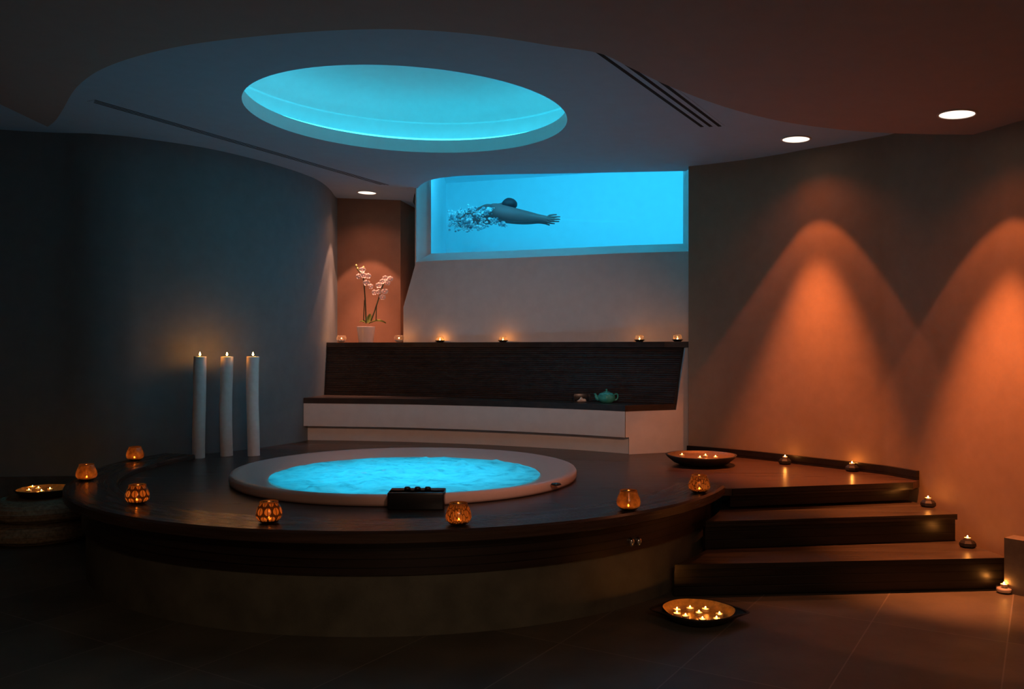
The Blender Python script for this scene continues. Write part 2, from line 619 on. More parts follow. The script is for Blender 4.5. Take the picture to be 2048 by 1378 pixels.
def wax_mat():
    s = NT('candle_wax')
    s.link(s.ramp(s.noise(20, 5), [(0.3, (0.82, 0.77, 0.72)), (0.7, (0.92, 0.87, 0.82))]), s.b.inputs['Base Color'])
    s.set(Roughness=0.5)
    s.b.inputs['Subsurface Weight'].default_value = 0.15
    s.b.inputs['Subsurface Radius'].default_value = (0.02, 0.01, 0.006)
    s.link(s.bump(s.noise(7, 3), 0.2, 0.02), s.b.inputs['Normal'])
    return s.m


M['wax'] = wax_mat()


def teal_mat():
    s = NT('teal_glaze')
    s.link(s.ramp(s.noise(18, 5), [(0.3, (0.03, 0.34, 0.32)), (0.7, (0.10, 0.55, 0.45))]), s.b.inputs['Base Color'])
    s.set(Roughness=0.15)
    return s.m


M['teal'] = teal_mat()


def weave_mat():
    s = NT('woven_pouf')
    co = s.coords()
    wv = s.node('ShaderNodeTexWave', wave_type='RINGS', rings_direction='Z')
    wv.inputs['Scale'].default_value = 14; wv.inputs['Distortion'].default_value = 1.5
    s.link(co, wv.inputs['Vector'])
    s.link(s.ramp(s.noise(40, 4), [(0.3, (0.18, 0.135, 0.08)), (0.7, (0.40, 0.31, 0.20))]), s.b.inputs['Base Color'])
    s.link(s.bump(wv.outputs['Fac'], 0.6, 0.01), s.b.inputs['Normal'])
    s.set(Roughness=0.85)
    return s.m


M['weave'] = weave_mat()


def bubble_mat():
    s = NT('air_bubbles')
    t = s.node('ShaderNodeBsdfTransparent'); d = s.node('ShaderNodeBsdfDiffuse')
    s.link(s.ramp(s.noise(16, 3), [(0.42, (0.22, 0.28, 0.36)), (0.56, (0.92, 0.96, 0.97))]), d.inputs[0])
    m = s.node('ShaderNodeMixShader')
    m.inputs[0].default_value = 0.55
    s.link(t.outputs[0], m.inputs[1]); s.link(d.outputs[0], m.inputs[2])
    s.link(m.outputs[0], s.out.inputs[0]); s.n.remove(s.b)
    return s.m


M['bubble'] = bubble_mat()

# ================================================================== SETTING
DECK, RING = 0.535, 0.575
CX, CY = -0.79, 6.78            # centre of the round platform
TX, TY = -0.79, 6.53            # centre of the hot tub
R_OUT, R_IN = 2.41, 2.08


def struct(name, vf, mat, label, cat, smooth=False, parent=None, autosharp=None):
    o = obj(name, vf, mat, parent, smooth, False, autosharp)
    return tag(o, label, cat, None, 'structure')


struct('floor', slab([[(-7, -2.6), (6, -2.6), (6, 13), (-7, 13)]], -0.08, 0.0), M['floor'],
       'dark slate slab floor with pale joints around the round platform', 'floor')

# ---- plan of the walls, from the line where each meets the ceiling
left_px = [(100, 265), (180, 267), (250, 272.5), (300, 279), (350, 286), (400, 294), (450, 304), (500, 316),
           (550, 329.5), (600, 345.5), (635, 360), (658, 377), (670, 393)]
lp = [onceil(*p) for p in left_px]
lp = [Vector((-6.6, 7.0, 0)), Vector((-5.2, 7.33, 0)), Vector((-4.5, 7.45, 0))] + lp
lp += [Vector((lp[-1].x + 0.004, lp[-1].y + 0.22, 0)), Vector((lp[-1].x - 0.12, lp[-1].y + 0.55, 0)), Vector((-2.7, 11.2, 0))]
left_plan = smooth_path([(p.x, p.y, 0) for p in lp], 6)

right_px = [(1377, 333), (1430, 327), (1500, 318), (1560, 308.5), (1600, 301), (1650, 292.5), (1700, 284), (1750, 275), (1795, 265)]
rp = [onceil(*p) for p in right_px] + [onsof(1950, 268), onsof(2000, 254), onsof(2048, 240)]
right_plan = smooth_path([(p.x, p.y, 0) for p in rp] + [(3.42, 5.0, 0), (3.62, 4.2, 0), (3.75, 2.5, 0), (3.8, -2.5, 0)], 6)


def wall_strip(plan, z0, ztop, th, side):
    """Wall with thickness along a plan polyline; side = +1/-1 picks the side the thickness grows to."""
    n = len(plan)
    outer = []
    for i, p in enumerate(plan):
        t = (plan[min(i + 1, n - 1)] - plan[max(i - 1, 0)]).normalized()
        nn = Vector((-t.y, t.x, 0)) * side
        outer.append(p + nn * th)
    a = [Vector((p.x, p.y, z0)) for p in plan]; b = [Vector((p.x, p.y, ztop(p.x))) for p in plan]
    c = [Vector((p.x, p.y, ztop(p.x))) for p in outer]; d = [Vector((p.x, p.y, z0)) for p in outer]
    return loft_closed([[a[i], b[i], c[i], d[i]] for i in range(n)])


top_in = lambda x: cz(x) + 0.03
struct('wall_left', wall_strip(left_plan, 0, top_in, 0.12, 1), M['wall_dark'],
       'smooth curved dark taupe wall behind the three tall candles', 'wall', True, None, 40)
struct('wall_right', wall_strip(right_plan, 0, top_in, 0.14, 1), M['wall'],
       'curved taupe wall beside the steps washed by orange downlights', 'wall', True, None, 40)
struct('wall_front', slab([[(-7, -2.6), (6, -2.6), (6, -2.5), (-7, -2.5)]], 0, 3.5), M['wall'],
       'plain taupe wall behind the viewer', 'wall')
struct('wall_side', slab([[(-6.7, -2.6), (-6.6, -2.6), (-6.6, 7.1), (-6.7, 7.1)]], 0, 3.6), M['wall'],
       'plain taupe wall closing the room on the pouf side', 'wall')

# skirting: dark slate along both walls at floor level
sk = [p for p in left_plan if p.x < -3.0]
def offs(plan, d):
    n = len(plan); out = []
    for i, p in enumerate(plan):
        t = (plan[min(i + 1, n - 1)] - plan[max(i - 1, 0)]).normalized()
        out.append(p + Vector((t.y, -t.x, 0)) * d)
    return out
struct('baseboard_left', wall_strip(offs(sk, 0.045), 0, lambda x: 0.39, 0.055, 1), M['skirting'],
       'tall dark slate skirting under the wall behind the poufs', 'baseboard')
skr = [Vector(p) for p in [(3.015, 5.33, 0), (3.12, 5.19, 0), (3.33, 4.72, 0), (3.5, 4.2, 0), (3.62, 2.5, 0), (3.66, -2.4, 0)]]
struct('baseboard_right', wall_strip(skr, 0, lambda x: 0.335, 0.13, 1), M['skirting'],
       'tall slate skirting block starting beside the bottom step', 'baseboard')

# ---- ceilings
win_px = [(1372, 342), (1300, 343.5), (1200, 345.5), (1100, 347.5), (1000, 349), (940, 351), (895, 354), (862, 360), (842, 370), (830, 385), (826, 404)]
win_edge = [onceil(*p) for p in win_px]
we = smooth_path([(p.x, p.y, 0) for p in win_edge], 5)
SKX, SKY, SKR = -0.785, 6.57, 1.2
circ = [(SKX + SKR * math.cos(2 * PI * k / 96), SKY + SKR * math.sin(2 * PI * k / 96)) for k in range(96)]
outer = [(5.4, 2.0), (5.4, 8.0), (we[0].x + 0.02, 8.0)] + [(p.x, p.y) for p in we] + [(we[-1].x - 0.02, 11.4), (-7, 11.4), (-7, 2.0)]
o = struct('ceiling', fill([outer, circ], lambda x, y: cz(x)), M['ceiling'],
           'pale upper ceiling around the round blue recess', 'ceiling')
# lip where the ceiling stops in front of the pool window
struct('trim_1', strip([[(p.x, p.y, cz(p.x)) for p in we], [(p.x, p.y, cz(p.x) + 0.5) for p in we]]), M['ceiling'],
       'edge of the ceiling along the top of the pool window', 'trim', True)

sof_px = [(-60, 292), (62, 265), (85, 258.5), (108, 244), (125, 220), (145, 185), (168, 161), (200, 140), (250, 120), (320, 101), (400, 86), (500, 74), (600, 65),
          (700, 59.5), (800, 58.5), (900, 64), (1000, 75), (1100, 91), (1200, 107), (1260, 135), (1340, 173), (1450, 214), (1560, 242),
          (1680, 259), (1800, 267), (1950, 269), (2010, 262)]
se = smooth_path([tuple(onsof(*p)) for p in sof_px], 5)
se2 = [(p.x, p.y) for p in se]
sof_out = [(-7, se2[0][1])] + se2 + [(5.2, se2[-1][1]), (5.2, -2.6), (-7, -2.6)]
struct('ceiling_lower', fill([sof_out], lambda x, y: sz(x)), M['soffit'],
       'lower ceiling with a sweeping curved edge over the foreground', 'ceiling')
struct('trim_2', strip([[(p.x, p.y, sz(p.x)) for p in se], [(p.x, p.y, max(cz(p.x), sz(p.x) + 0.002) + 0.01) for p in se]]), M['soffit'],
       'rounded step between the lower and the upper ceiling', 'trim', True)

# ---- round recess with a hidden cove
zc = cz(SKX)
def ringpts(r, dz, tilt=True, n=96):
    out = []
    for k in range(n + 1):
        a = 2 * PI * k / n
        x, y = SKX + r * math.cos(a), SKY + r * math.sin(a)
        out.append((x, y, (cz(x) if tilt else zc) + dz))
    return out
struct('ceiling_recess', strip([ringpts(1.2, 0.0), ringpts(1.2, 0.11), ringpts(1.225, 0.115), ringpts(1.225, 0.10), ringpts(1.44, 0.10)]), M['cove'],
       'round rim of the blue ceiling recess with its hidden ledge', 'ceiling', True, None, 30)
struct('ceiling_dome', strip([ringpts(1.44, 0.09), ringpts(1.44, 0.315), ringpts(1.42, 0.32)] + [ringpts(max(1.41 * math.cos(k * PI / 28), 0.0001), 0.32 + 0.34 * math.sin(k * PI / 28)) for k in range(15)]), M['cove'],
       'blue lit inside of the round ceiling recess', 'ceiling', True, None, 50)
V, Fc = [], []
nt, mt = 96, 8
for k in range(nt):
    a = 2 * PI * k / nt
    for j in range(mt):
        b = 2 * PI * j / mt
        r = 1.30 + 0.012 * math.cos(b)
        x, y = r * math.cos(a), r * math.sin(a)
        V.append((x, y, CB * x + 0.012 * math.sin(b)))
for k in range(nt):
    for j in range(mt):
        Fc.append((k * mt + j, ((k + 1) % nt) * mt + j, ((k + 1) % nt) * mt + (j + 1) % mt, k * mt + (j + 1) % mt))
led = obj('strip_light', (V, Fc), M['led'], None, True)
led.location = (SKX, SKY, zc + 0.135)
tag(led, 'cyan light strip ringing the round ceiling recess', 'light')

# ---- white wall under the pool window, and the window itself
wp_tab = [(780, 9.68), (805, 9.64), (830, 9.56), (860, 9.44), (900, 9.35), (990, 9.20), (1100, 8.97), (1250, 8.66), (1377, 8.5)]
def wd(px): return interp(wp_tab, px)
ZS = 2.44                     # front edge of the window sill
rows = []
N = 40
for z in (1.40, 1.5, 1.95, 2.1, 2.25, 2.40, ZS - 0.02):
    t = min(1, max(0, (z - 1.95) / 0.47))
    xl = 805 + (829 - 805) * t
    row = []
    pl = atd(xl, wd(xl), z)
    row += [(pl.x + 0.02, pl.y + 1.3, z), (pl.x, pl.y + 0.10, z), (pl.x + 0.006, pl.y + 0.03, z)]
    for k in range(N + 1):
        px = xl + 2 + (1384 - xl - 2) * k / N
        row.append(tuple(atd(px, wd(px), z)))
    rows.append(row)
struct('wall_back', strip(rows), M['white_wall'], 'white wall between the candle shelf and the pool window', 'wall', True, None, 50)

# niche behind the orchid
nl = atd(640, 10.42, 0); nr = atd(801, 10.42, 0); ns = atd(848, 11.35, 0)
ny = []
for z in (1.3, 3.4):
    ny.append([(nl.x - 0.6, nl.y, z), (nr.x, nr.y, z), (ns.x, ns.y, z)])
struct('wall_niche', strip(ny), M['niche'], 'taupe back wall of the niche behind the orchid', 'wall')

# window: sloping sill, splayed jambs, glass
win = thing('window_1', atd(1100, 8.9, ZS), 'long underwater pool window glowing cyan under the ceiling', 'window', None, 0, 'structure')
RV = 0.2
def wfront(px, z): return atd(px, wd(px), z)
front, back, front2 = [], [], []
for k in range(N + 1):
    px = 831 + (1377 - 831) * k / N
    p = wfront(px, ZS)
    front.append(tuple(p)); front2.append((p.x, p.y, ZS - 0.03))
for k in range(N + 1):
    px = 862 + (1370 - 862) * k / N
    back.append(tuple(atd(px, wd(px) + RV, ZS + 0.10)))
o = obj('window_sill', strip([front2, front, back]), M['white_wall'], win, True, True, 40)
tag(o, None, None, None, 'structure')
jl = []
A0 = atd(828, 9.62, 0); A1 = atd(831, wd(831), 0); B1 = atd(862, wd(862) + RV, 0)
curve = smooth_path([(A0.x, A0.y + 0.1, 0), (A1.x - 0.004, A1.y + 0.02, 0), (A1.x + 0.012, A1.y + 0.005, 0), ((A1.x * .7 + B1.x * .3), (A1.y * .45 + B1.y * .55), 0), (B1.x - 0.03, B1.y + 0.02, 0), (B1.x, B1.y, 0)], 5)
o = obj('window_jamb', strip([[(p.x, p.y, ZS - 0.03) for p in curve], [(p.x, p.y, 3.75) for p in curve]]), M['white_wall'], win, True, True)
tag(o, None, None, None, 'structure')
R0 = atd(1377, 8.5, 0); R1 = atd(1370, 8.72, 0)
o = obj('window_jamb', slab([[(R0.x, R0.y - 0.35), (R0.x + 0.03, R0.y - 0.35), (R1.x + 0.12, R1.y + 0.1), (R1.x, R1.y + 0.1), (R1.x, R1.y)]], 1.5, 3.75), M['white_wall'], win, False, True)
tag(o, None, None, None, 'structure')
g = []
for k in range(N + 1):
    px = 858 + (1372 - 858) * k / N
    g.append(atd(px, wd(px) + RV + 0.01, 0))
o = obj('glass', loft_closed([[(p.x, p.y, ZS + 0.07), (p.x, p.y, 3.72), (p.x, p.y + 0.03, 3.72), (p.x, p.y + 0.03, ZS + 0.07)] for p in g]), M['pane'], win, False, True)
tag(o, 'clear window glass', None, None, 'structure')
# a header closing the space above the glass
struct('trim_3', loft_closed([[(p.x, p.y - 0.25, 3.72), (p.x, p.y - 0.25, 3.8), (p.x, p.y + 0.1, 3.8), (p.x, p.y + 0.1, 3.72)] for p in g]), M['white_wall'],
       'header above the pool window', 'trim')

# pool behind the glass
def backy(x): return 12.3 - 0.359 * (x + 0.926)
PLX, PRX = -0.93, 3.3
pb = [[(PLX, backy(PLX), z), (PRX, backy(PRX), z)] for z in (1.2, 3.82)]
struct('wall_pool_back', strip(pb), M['pool'], 'far wall of the lit swimming pool seen through the window', 'wall')
struct('wall_pool_left', strip([[(PLX + 0.01, 9.7, z), (PLX, backy(PLX), z)] for z in (1.2, 3.82)]), M['pool'],
       'end wall of the swimming pool behind the swimmer', 'wall')
struct('wall_pool_right', strip([[(PRX, 8.2, z), (PRX, backy(PRX), z)] for z in (1.2, 3.82)]), M['pool'],
       'hidden end wall of the swimming pool', 'wall')
struct('wall_pool_near', strip([[(PLX, 9.72, z), (PRX, 9.72 - 0.359 * (PRX - PLX), z)] for z in (1.2, ZS + 0.06)]), M['pool'],
       'near wall of the swimming pool below the window', 'wall')
struct('floor_pool', slab([[(PLX, 9.6), (PRX, 8.1), (PRX, backy(PRX)), (PLX, backy(PLX))]], 1.15, 1.2), M['pool'],
       'pale floor of the swimming pool', 'floor')
struct('pool_surface', fill([[(PLX, 9.6), (PRX, 8.1), (PRX, backy(PRX)), (PLX, backy(PLX))]], lambda x, y: 3.82), M['pool'],
       'underside of the pool water surface above the swimmer', 'water')

# ================================================================== ROUND PLATFORM
plat = thing('round_platform', (CX, CY, 0), 'large round dark timber platform carrying the hot tub', 'platform')
deckR = 2.30
A = onz(1825, 964.5, DECK); B = onz(1464, 977, DECK)
aB = math.atan2(B.y - CY, B.x - CX)
loop = [(A.x, A.y), (B.x, B.y)]
a0 = aB - 0.02; a1 = -PI - math.radians(22)
for k in range(81):
    a = a0 + (a1 - a0) * k / 80
    loop.append((CX + deckR * math.cos(a), CY + deckR * math.sin(a)))
lw = [p for p in left_plan if -3.2 < p.x < -1.7 and p.y > 7.75 and p.y < 10.2]
loop += [(p.x + 0.004, p.y - 0.004) for p in lw if p.y > loop[-1][1] + 0.15]
loop += [(-1.9, 10.3), (1.0, 9.1), (1.62, 8.6)]
rw = [p for p in right_plan if p.y > A.y + 0.05]
loop += [(p.x - 0.006, p.y - 0.006) for p in rw]
hole = [(TX + 1.235 * math.cos(2 * PI * k / 72), TY + 1.235 * math.sin(2 * PI * k / 72)) for k in range(72)]
obj('deck', slab([loop, hole], DECK - 0.05, DECK), M['deck'], plat, False, True)
prof = [(R_IN, DECK + 0.001), (R_IN, RING - 0.006), (R_IN + 0.006, RING), (R_OUT - 0.012, RING), (R_OUT, RING - 0.012), (R_OUT, 0.515), (R_OUT - 0.01, 0.508), (deckR + 0.004, 0.508), (deckR + 0.004, DECK + 0.001)]
o = obj('coping_ring', arc_sweep((CX, CY), prof, math.radians(-23), -PI - math.radians(20.6), 120), M['ring'], plat, True, True, 30)
o['label'] = 'wide smooth timber ring raised around the deck'
def drum_arc(r0, r1, z0, z1):
    return arc_sweep((CX, CY), [(r0, z0), (r0, z1), (r1, z1), (r1, z0)], math.radians(-14), -PI - math.radians(24), 100)
o = obj('fascia', drum_arc(2.20, 2.30, 0.325, 0.507), M['fascia'], plat, True, True, 30)
o['label'] = 'dark slatted band under the ring'
o = obj('drum', drum_arc(2.15, 2.275, 0.0, 0.325), M['drum'], plat, True, True, 30)
o['label'] = 'stone clad base below the slatted band'
# riser of the deck facing the steps, with its nosing
def bar2(A, B, th, z0, z1, back=0.04):
    d = (B - A); d.z = 0; d.normalize(); n = Vector((-d.y, d.x, 0))
    if n.y < 0: n = -n
    p = [A - n * th, B - n * th, B + n * back, A + n * back]
    return slab([[(q.x, q.y) for q in p]], z0, z1)
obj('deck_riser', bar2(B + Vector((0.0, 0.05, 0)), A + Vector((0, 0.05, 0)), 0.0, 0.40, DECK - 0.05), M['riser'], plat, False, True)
obj('nosing', bar2(B - Vector((0, 0.001, 0)), A - Vector((0, 0.001, 0)), 0.008, DECK - 0.051, DECK + 0.0006, 0.0), M['riser'], plat, False, True)
# two small chrome fittings on the fascia
for px, py in ((1262, 1084), (1276.5, 1083)):
    u = (px - 1024) / F
    # meet the fascia cylinder
    aa = u * u + 1; bb = -2 * (u * CX + CY); cc = CX * CX + CY * CY - 2.302 ** 2
    d = (-bb - math.sqrt(bb * bb - 4 * aa * cc)) / (2 * aa)
    p = atd(px, d, EYE + (HY - py) / F * d)
    n = Vector((p.x - CX, p.y - CY, 0)).normalized(); t = Vector((-n.y, n.x, 0))
    v, f = lathe([(0.0, 0.020), (0.010, 0.019), (0.018, 0.014), (0.021, 0.006), (0.021, 0.0), (0.0, 0.0)], 24)
    v = [p + t * (q.x * 0.9) + Vector((0, 0, 1)) * (q.y * 1.25) + n * q.z for q in v]
    o = obj('valve_cap', (v, f), M['chrome'], plat, True, True, 40)
    o['label'] = 'small oval chrome fitting'

# trim along the right wall on the deck
cw = [p for p in right_plan if p.y > A.y - 0.02]
struct('baseboard_deck', wall_strip(offs(cw, 0.035), DECK + 0.001, lambda x: DECK + 0.068, 0.03, 1), M['riser'],
       'low dark timber skirting on the deck along the orange wall', 'baseboard')

# ---- steps
def circ_pt(y, r):
    return CX + math.sqrt(max(r * r - (y - CY) ** 2, 0))
def step(name, FL, FR, BR, ztop, zbot, label):
    t = thing(name, ((FL.x + FR.x) / 2, FL.y, zbot), label, 'step')
    yb = BR.y
    FL = Vector((circ_pt(FL.y, 2.36), FL.y, FL.z))
    lps = [(FL.x, FL.y), (FR.x, FR.y), (BR.x, BR.y)]
    k0 = 12
    for k in range(k0 + 1):
        y = yb + (FL.y + 0.01 - yb) * k / k0
        lps.append((circ_pt(y, 2.36), y))
    obj('tread', slab([lps], ztop - 0.035, ztop), M['tread'], t, False, True)
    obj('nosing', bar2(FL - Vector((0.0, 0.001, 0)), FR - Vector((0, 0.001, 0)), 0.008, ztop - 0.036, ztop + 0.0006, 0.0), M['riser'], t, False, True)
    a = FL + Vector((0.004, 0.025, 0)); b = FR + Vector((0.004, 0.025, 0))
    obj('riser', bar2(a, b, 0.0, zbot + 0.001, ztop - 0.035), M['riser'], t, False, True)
    return t
Z1, Z2 = 0.20, 0.385
FL1 = onz(1366, 1194, 0); FR1 = onz(2011, 1178, 0); FL1.y -= 0.02; FR1.y -= 0.02
FL2 = onz(1425, 1043, Z2); FR2 = onz(1913, 1028, Z2)
BR1 = Vector((FR2.x + 0.035, FR2.y + 0.12, 0)); BR2 = Vector((A.x + 0.02, A.y + 0.12, 0))
step('deck_step', Vector((FL1.x, FL1.y, Z1)), Vector((FR1.x, FR1.y, Z1)), BR1, Z1, 0.0, 'bottom dark timber step rising from the slate floor')
step('deck_step', FL2, FR2, BR2, Z2, Z1, 'second dark timber step just below the deck')

# ================================================================== HOT TUB
tub = thing('hot_tub', (TX, TY, DECK), 'round hot tub with wide pinkish white rim sunk in the deck', 'hot tub')
prof = [(1.225, 0.001), (1.265, 0.004), (1.272, 0.02), (1.272, 0.052), (1.262, 0.068), (1.24, 0.073), (1.215, 0.068), (1.12, 0.045), (1.03, 0.022),
        (1.005, 0.012), (0.985, -0.03), (0.95, -0.20), (0.90, -0.36), (0.80, -0.43), (0.0, -0.45)]
obj('shell', lathe(prof, 128), M['acrylic'], tub, True)
p = onz(1112, 965.5, 0.60) - tub.location
o = obj('drain_cap', move(lathe([(0, 0.012), (0.03, 0.010), (0.036, 0.0), (0.0, -0.01)], 24), (p.x, p.y, 0.052)), M['black'], tub, True)
o['label'] = 'small dark round cap on the rim'

# foaming water
V, Fc = [], []
nr_, na = 70, 200
V.append(Vector((0, 0, 0.0)))
def wz(x, y, r):
    q = Vector((x * 4.2, y * 4.2, 0.3))
    h = noise.fractal(q, 1.0, 2.1, 5) * 0.018
    r2 = noise.noise(Vector((x * 9 + 5, y * 9, 1.7)))
    h += max(0, r2 - 0.25) * 0.05 + noise.noise(Vector((x * 26, y * 26, 4))) * 0.005
    return h * min(1.0, (1.0 - r) * 14 + 0.25)
for i in range(1, nr_ + 1):
    r = 1.0 * i / nr_
    for k in range(na):
        a = 2 * PI * k / na
        x, y = r * math.cos(a), r * math.sin(a)
        V.append(Vector((x, y, wz(x, y, r))))
for k in range(na): Fc.append((0, 1 + k, 1 + (k + 1) % na))
for i in range(nr_ - 1):
    for k in range(na):
        l = (k + 1) % na
        Fc.append((1 + i * na + k, 1 + (i + 1) * na + k, 1 + (i + 1) * na + l, 1 + i * na + l))
wat = obj('bath_water', (V, Fc), M['water'], None, True)
wat.location = (TX, TY, DECK + 0.018)
tag(wat, 'foaming glowing turquoise water filling the round hot tub', 'water', None, 'stuff')

# black box on the near rim
pc = onz(836, 1006, DECK + 0.02)
cb = thing('control_box', (pc.x, 5.235, DECK), 'black box with three low knobs straddling the tub rim', 'control box')
o = obj('housing', merge(rbox(-0.168, 0.168, -0.085, 0.016, 0.001, 0.105, 0.008), rbox(-0.168, 0.168, -0.07, 0.10, 0.0765, 0.105, 0.008)), M['black'], cb, True, False, 40)
for dx in (-0.062, 0.0, 0.062):
    obj('knob', move(lathe([(0, 0.018), (0.014, 0.017), (0.019, 0.011), (0.02, 0.0), (0, 0)], 20), (dx, 0.03, 0.105)), M['black'], cb, True)

# ================================================================== BENCH
SEAT = 0.98
sf = [(607, 8.97), (700, 8.90), (800, 8.80), (900, 8.65), (990, 8.48), (1080, 8.28), (1160, 8.08), (1250, 7.82)]
bb_ = [(640, 9.55), (700, 9.48), (800, 9.29), (900, 9.08), (990, 8.87), (1100, 8.60), (1200, 8.36), (1347, 8.03)]
bench = thing('wall_bench', (0, 8.6, DECK), 'curved built-in bench with slatted dark back and white panelled base', 'bench')
def plan_of(tab, px0, px1, n, dd=0.0):
    P = smooth_path([(*(atd(px, d, 0))[:2], 0) for px, d in tab], 8)
    return P
SF = smooth_path([tuple(atd(px, d, 0)) for px, d in sf], 6)
BBp = smooth_path([tuple(atd(px, d, 0)) for px, d in bb_], 7)
SFb = [p + Vector((0.0, 0.095, 0)) for p in SF]
endB = atd(1377, 8.04, 0)
# seat slab: front curve then back along the bottom of the backrest
seat_loop = [(p.x, p.y) for p in SF] + [(atd(1351, 8.03, 0).x, 8.03)] + [(p.x, p.y + 0.03) for p in reversed(BBp)]
obj('seat', slab([seat_loop], SEAT - 0.055, SEAT), M['bench_wood'], bench, False, True)
def panel(P, z0, z1, th):
    return loft_closed([[(p.x, p.y, z0), (p.x, p.y, z1), (p.x, p.y + th, z1), (p.x, p.y + th, z0)] for p in P])
o = obj('front_panel', panel([p + Vector((0, 0.004, 0)) for p in SF], 0.69, SEAT - 0.056, 0.05), M['white_wall'], bench, True, True, 40)
o['label'] = 'white upper panel below the seat'
P2 = [p for p in SFb]
P2[-1] = atd(1257, 7.885, 0)
o = obj('plinth_panel', panel(P2, DECK + 0.001, 0.69, 0.05), M['white_wall'], bench, True, True, 40)
o['label'] = 'white recessed lower panel'
# white end of the bench, cut to the slope of the backrest
def endp(px, z, off=0.0):
    t = (px - 1250) / (1377 - 1250)
    d = 7.83 + (8.06 - 7.83) * t
    p = atd(px, d, z); p.y += off
    return p
out_ = [(1251, 0.69), (1251, SEAT - 0.056), (1352, SEAT - 0.056), (1371, 1.498), (1377, 1.498), (1377, DECK + 0.001), (1258, DECK + 0.001), (1258, 0.69)]
fr = [endp(a_, b_) for a_, b_ in out_]; bk = [endp(a_, b_, 0.06) for a_, b_ in out_]
n = len(out_)
V = fr + bk
Fc = [tuple(range(n)), tuple(range(n, 2 * n))] + [(i, (i + 1) % n, n + (i + 1) % n, n + i) for i in range(n)]
o = obj('end_panel', (V, Fc), M['white_wall'], bench, False, True)
o['label'] = 'white end of the bench facing the steps'
# slatted backrest: horizontal slats as real ridges
nsl = 26
LEAN = 0.13
rows = []
for i in range(nsl):
    tj = random.uniform(0.5, 1.4)
    for q, off in ((0.0, 0.009), (0.10, 0.001), (0.55, -0.003 * tj), (0.92, 0.002 * tj), (1.0, 0.009)):
        s_ = (i + q) / nsl
        z = SEAT + 0.001 + (1.50 - SEAT) * s_
        row = []
        for j, p in enumerate(BBp):
            jj = j / (len(BBp) - 1)
            ex = 0.10 * s_ * max(0, (jj - 0.8) / 0.2)
            wv = 0.0016 * noise.noise(Vector((p.x * 3, i * 2.7, 0)))
            row.append((p.x + ex, p.y + LEAN * s_ + off + wv, z))
        rows.append(row)
obj('backrest', strip(rows), M['bench_wood'], bench, False, True)
# its end grain
e0 = BBp[-1]
ep = []
for s_ in (0.0, 1.0):
    z = SEAT + 0.001 + (1.50 - SEAT) * s_
    x = e0.x + 0.10 * s_; y = e0.y + LEAN * s_
    ep.append([(x, y - 0.006, z), (x + 0.035, y - 0.004, z), (x + 0.035, y + 0.05, z), (x, y + 0.05, z)])
obj('backrest_end', loft_closed(ep), M['riser'], bench, False, True)
# shelf cap
sh_front = [(p.x, p.y + LEAN - 0.025) for p in BBp]
sh_front[-1] = (atd(1376, 8.10, 0).x, 8.10)
sr = atd(1381, 8.04, 0)
sh_loop = sh_front + [(sr.x, sr.y)] + [(sr.x + 0.02, 8.3)]
for px in (1372, 1250, 1100, 990, 900, 860, 830, 806):
    p = atd(px, wd(px) + 0.03, 0); sh_loop.append((p.x, p.y))
p = atd(803, 10.40, 0); sh_loop.append((p.x, p.y))
p = atd(645, 10.40, 0); sh_loop.append((p.x, p.y))
SHELF = 1.555
obj('shelf', slab([sh_loop], 1.501, SHELF), M['bench_wood'], bench, False, True)

# ================================================================== CEILING FITTINGS
def vent(name, pts, label, n_slots, gap, wslot, ext0=0.0):
    a = onceil(*pts[0]); b = onceil(*pts[1])
    d = (b - a); d.z = 0; d.normalize(); nrm = Vector((-d.y, d.x, 0))
    a = a - d * ext0
    mid = (a + b) / 2
    t = thing(name, (mid.x, mid.y, cz(mid.x)), label, 'air vent')
    def quad(off, w_, dz, th, sh=0.0):
        c = []
        for e, s_ in ((a + d * sh, -1), (b - d * sh, -1), (b - d * sh, 1), (a + d * sh, 1)):
            q = e + nrm * (off + s_ * w_ / 2)
            c.append(q)
        v = [Vector((q.x, q.y, cz(q.x) - dz)) for q in c] + [Vector((q.x, q.y, cz(q.x) - dz - th)) for q in c]
        return v, [(0, 1, 2, 3), (4, 5, 6, 7), (0, 1, 5, 4), (1, 2, 6, 5), (2, 3, 7, 6), (3, 0, 4, 7)]
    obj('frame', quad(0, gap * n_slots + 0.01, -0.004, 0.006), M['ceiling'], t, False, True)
    for k in range(n_slots):
        o = obj('slot', quad((k - (n_slots - 1) / 2) * gap, wslot, 0.0022, 0.001, 0.02 * k), M['slot'], t, False, True)
        o['label'] = 'long black slot'
    return t
vent('air_vent', ((184, 200.5), (772, 370)), 'long slotted air vent in the ceiling running above the dark left wall', 3, 0.034, 0.015)
vent('air_vent', ((1238, 117), (1424, 254)), 'slotted air vent in the ceiling beside the orange downlights', 3, 0.062, 0.026, 0.25)

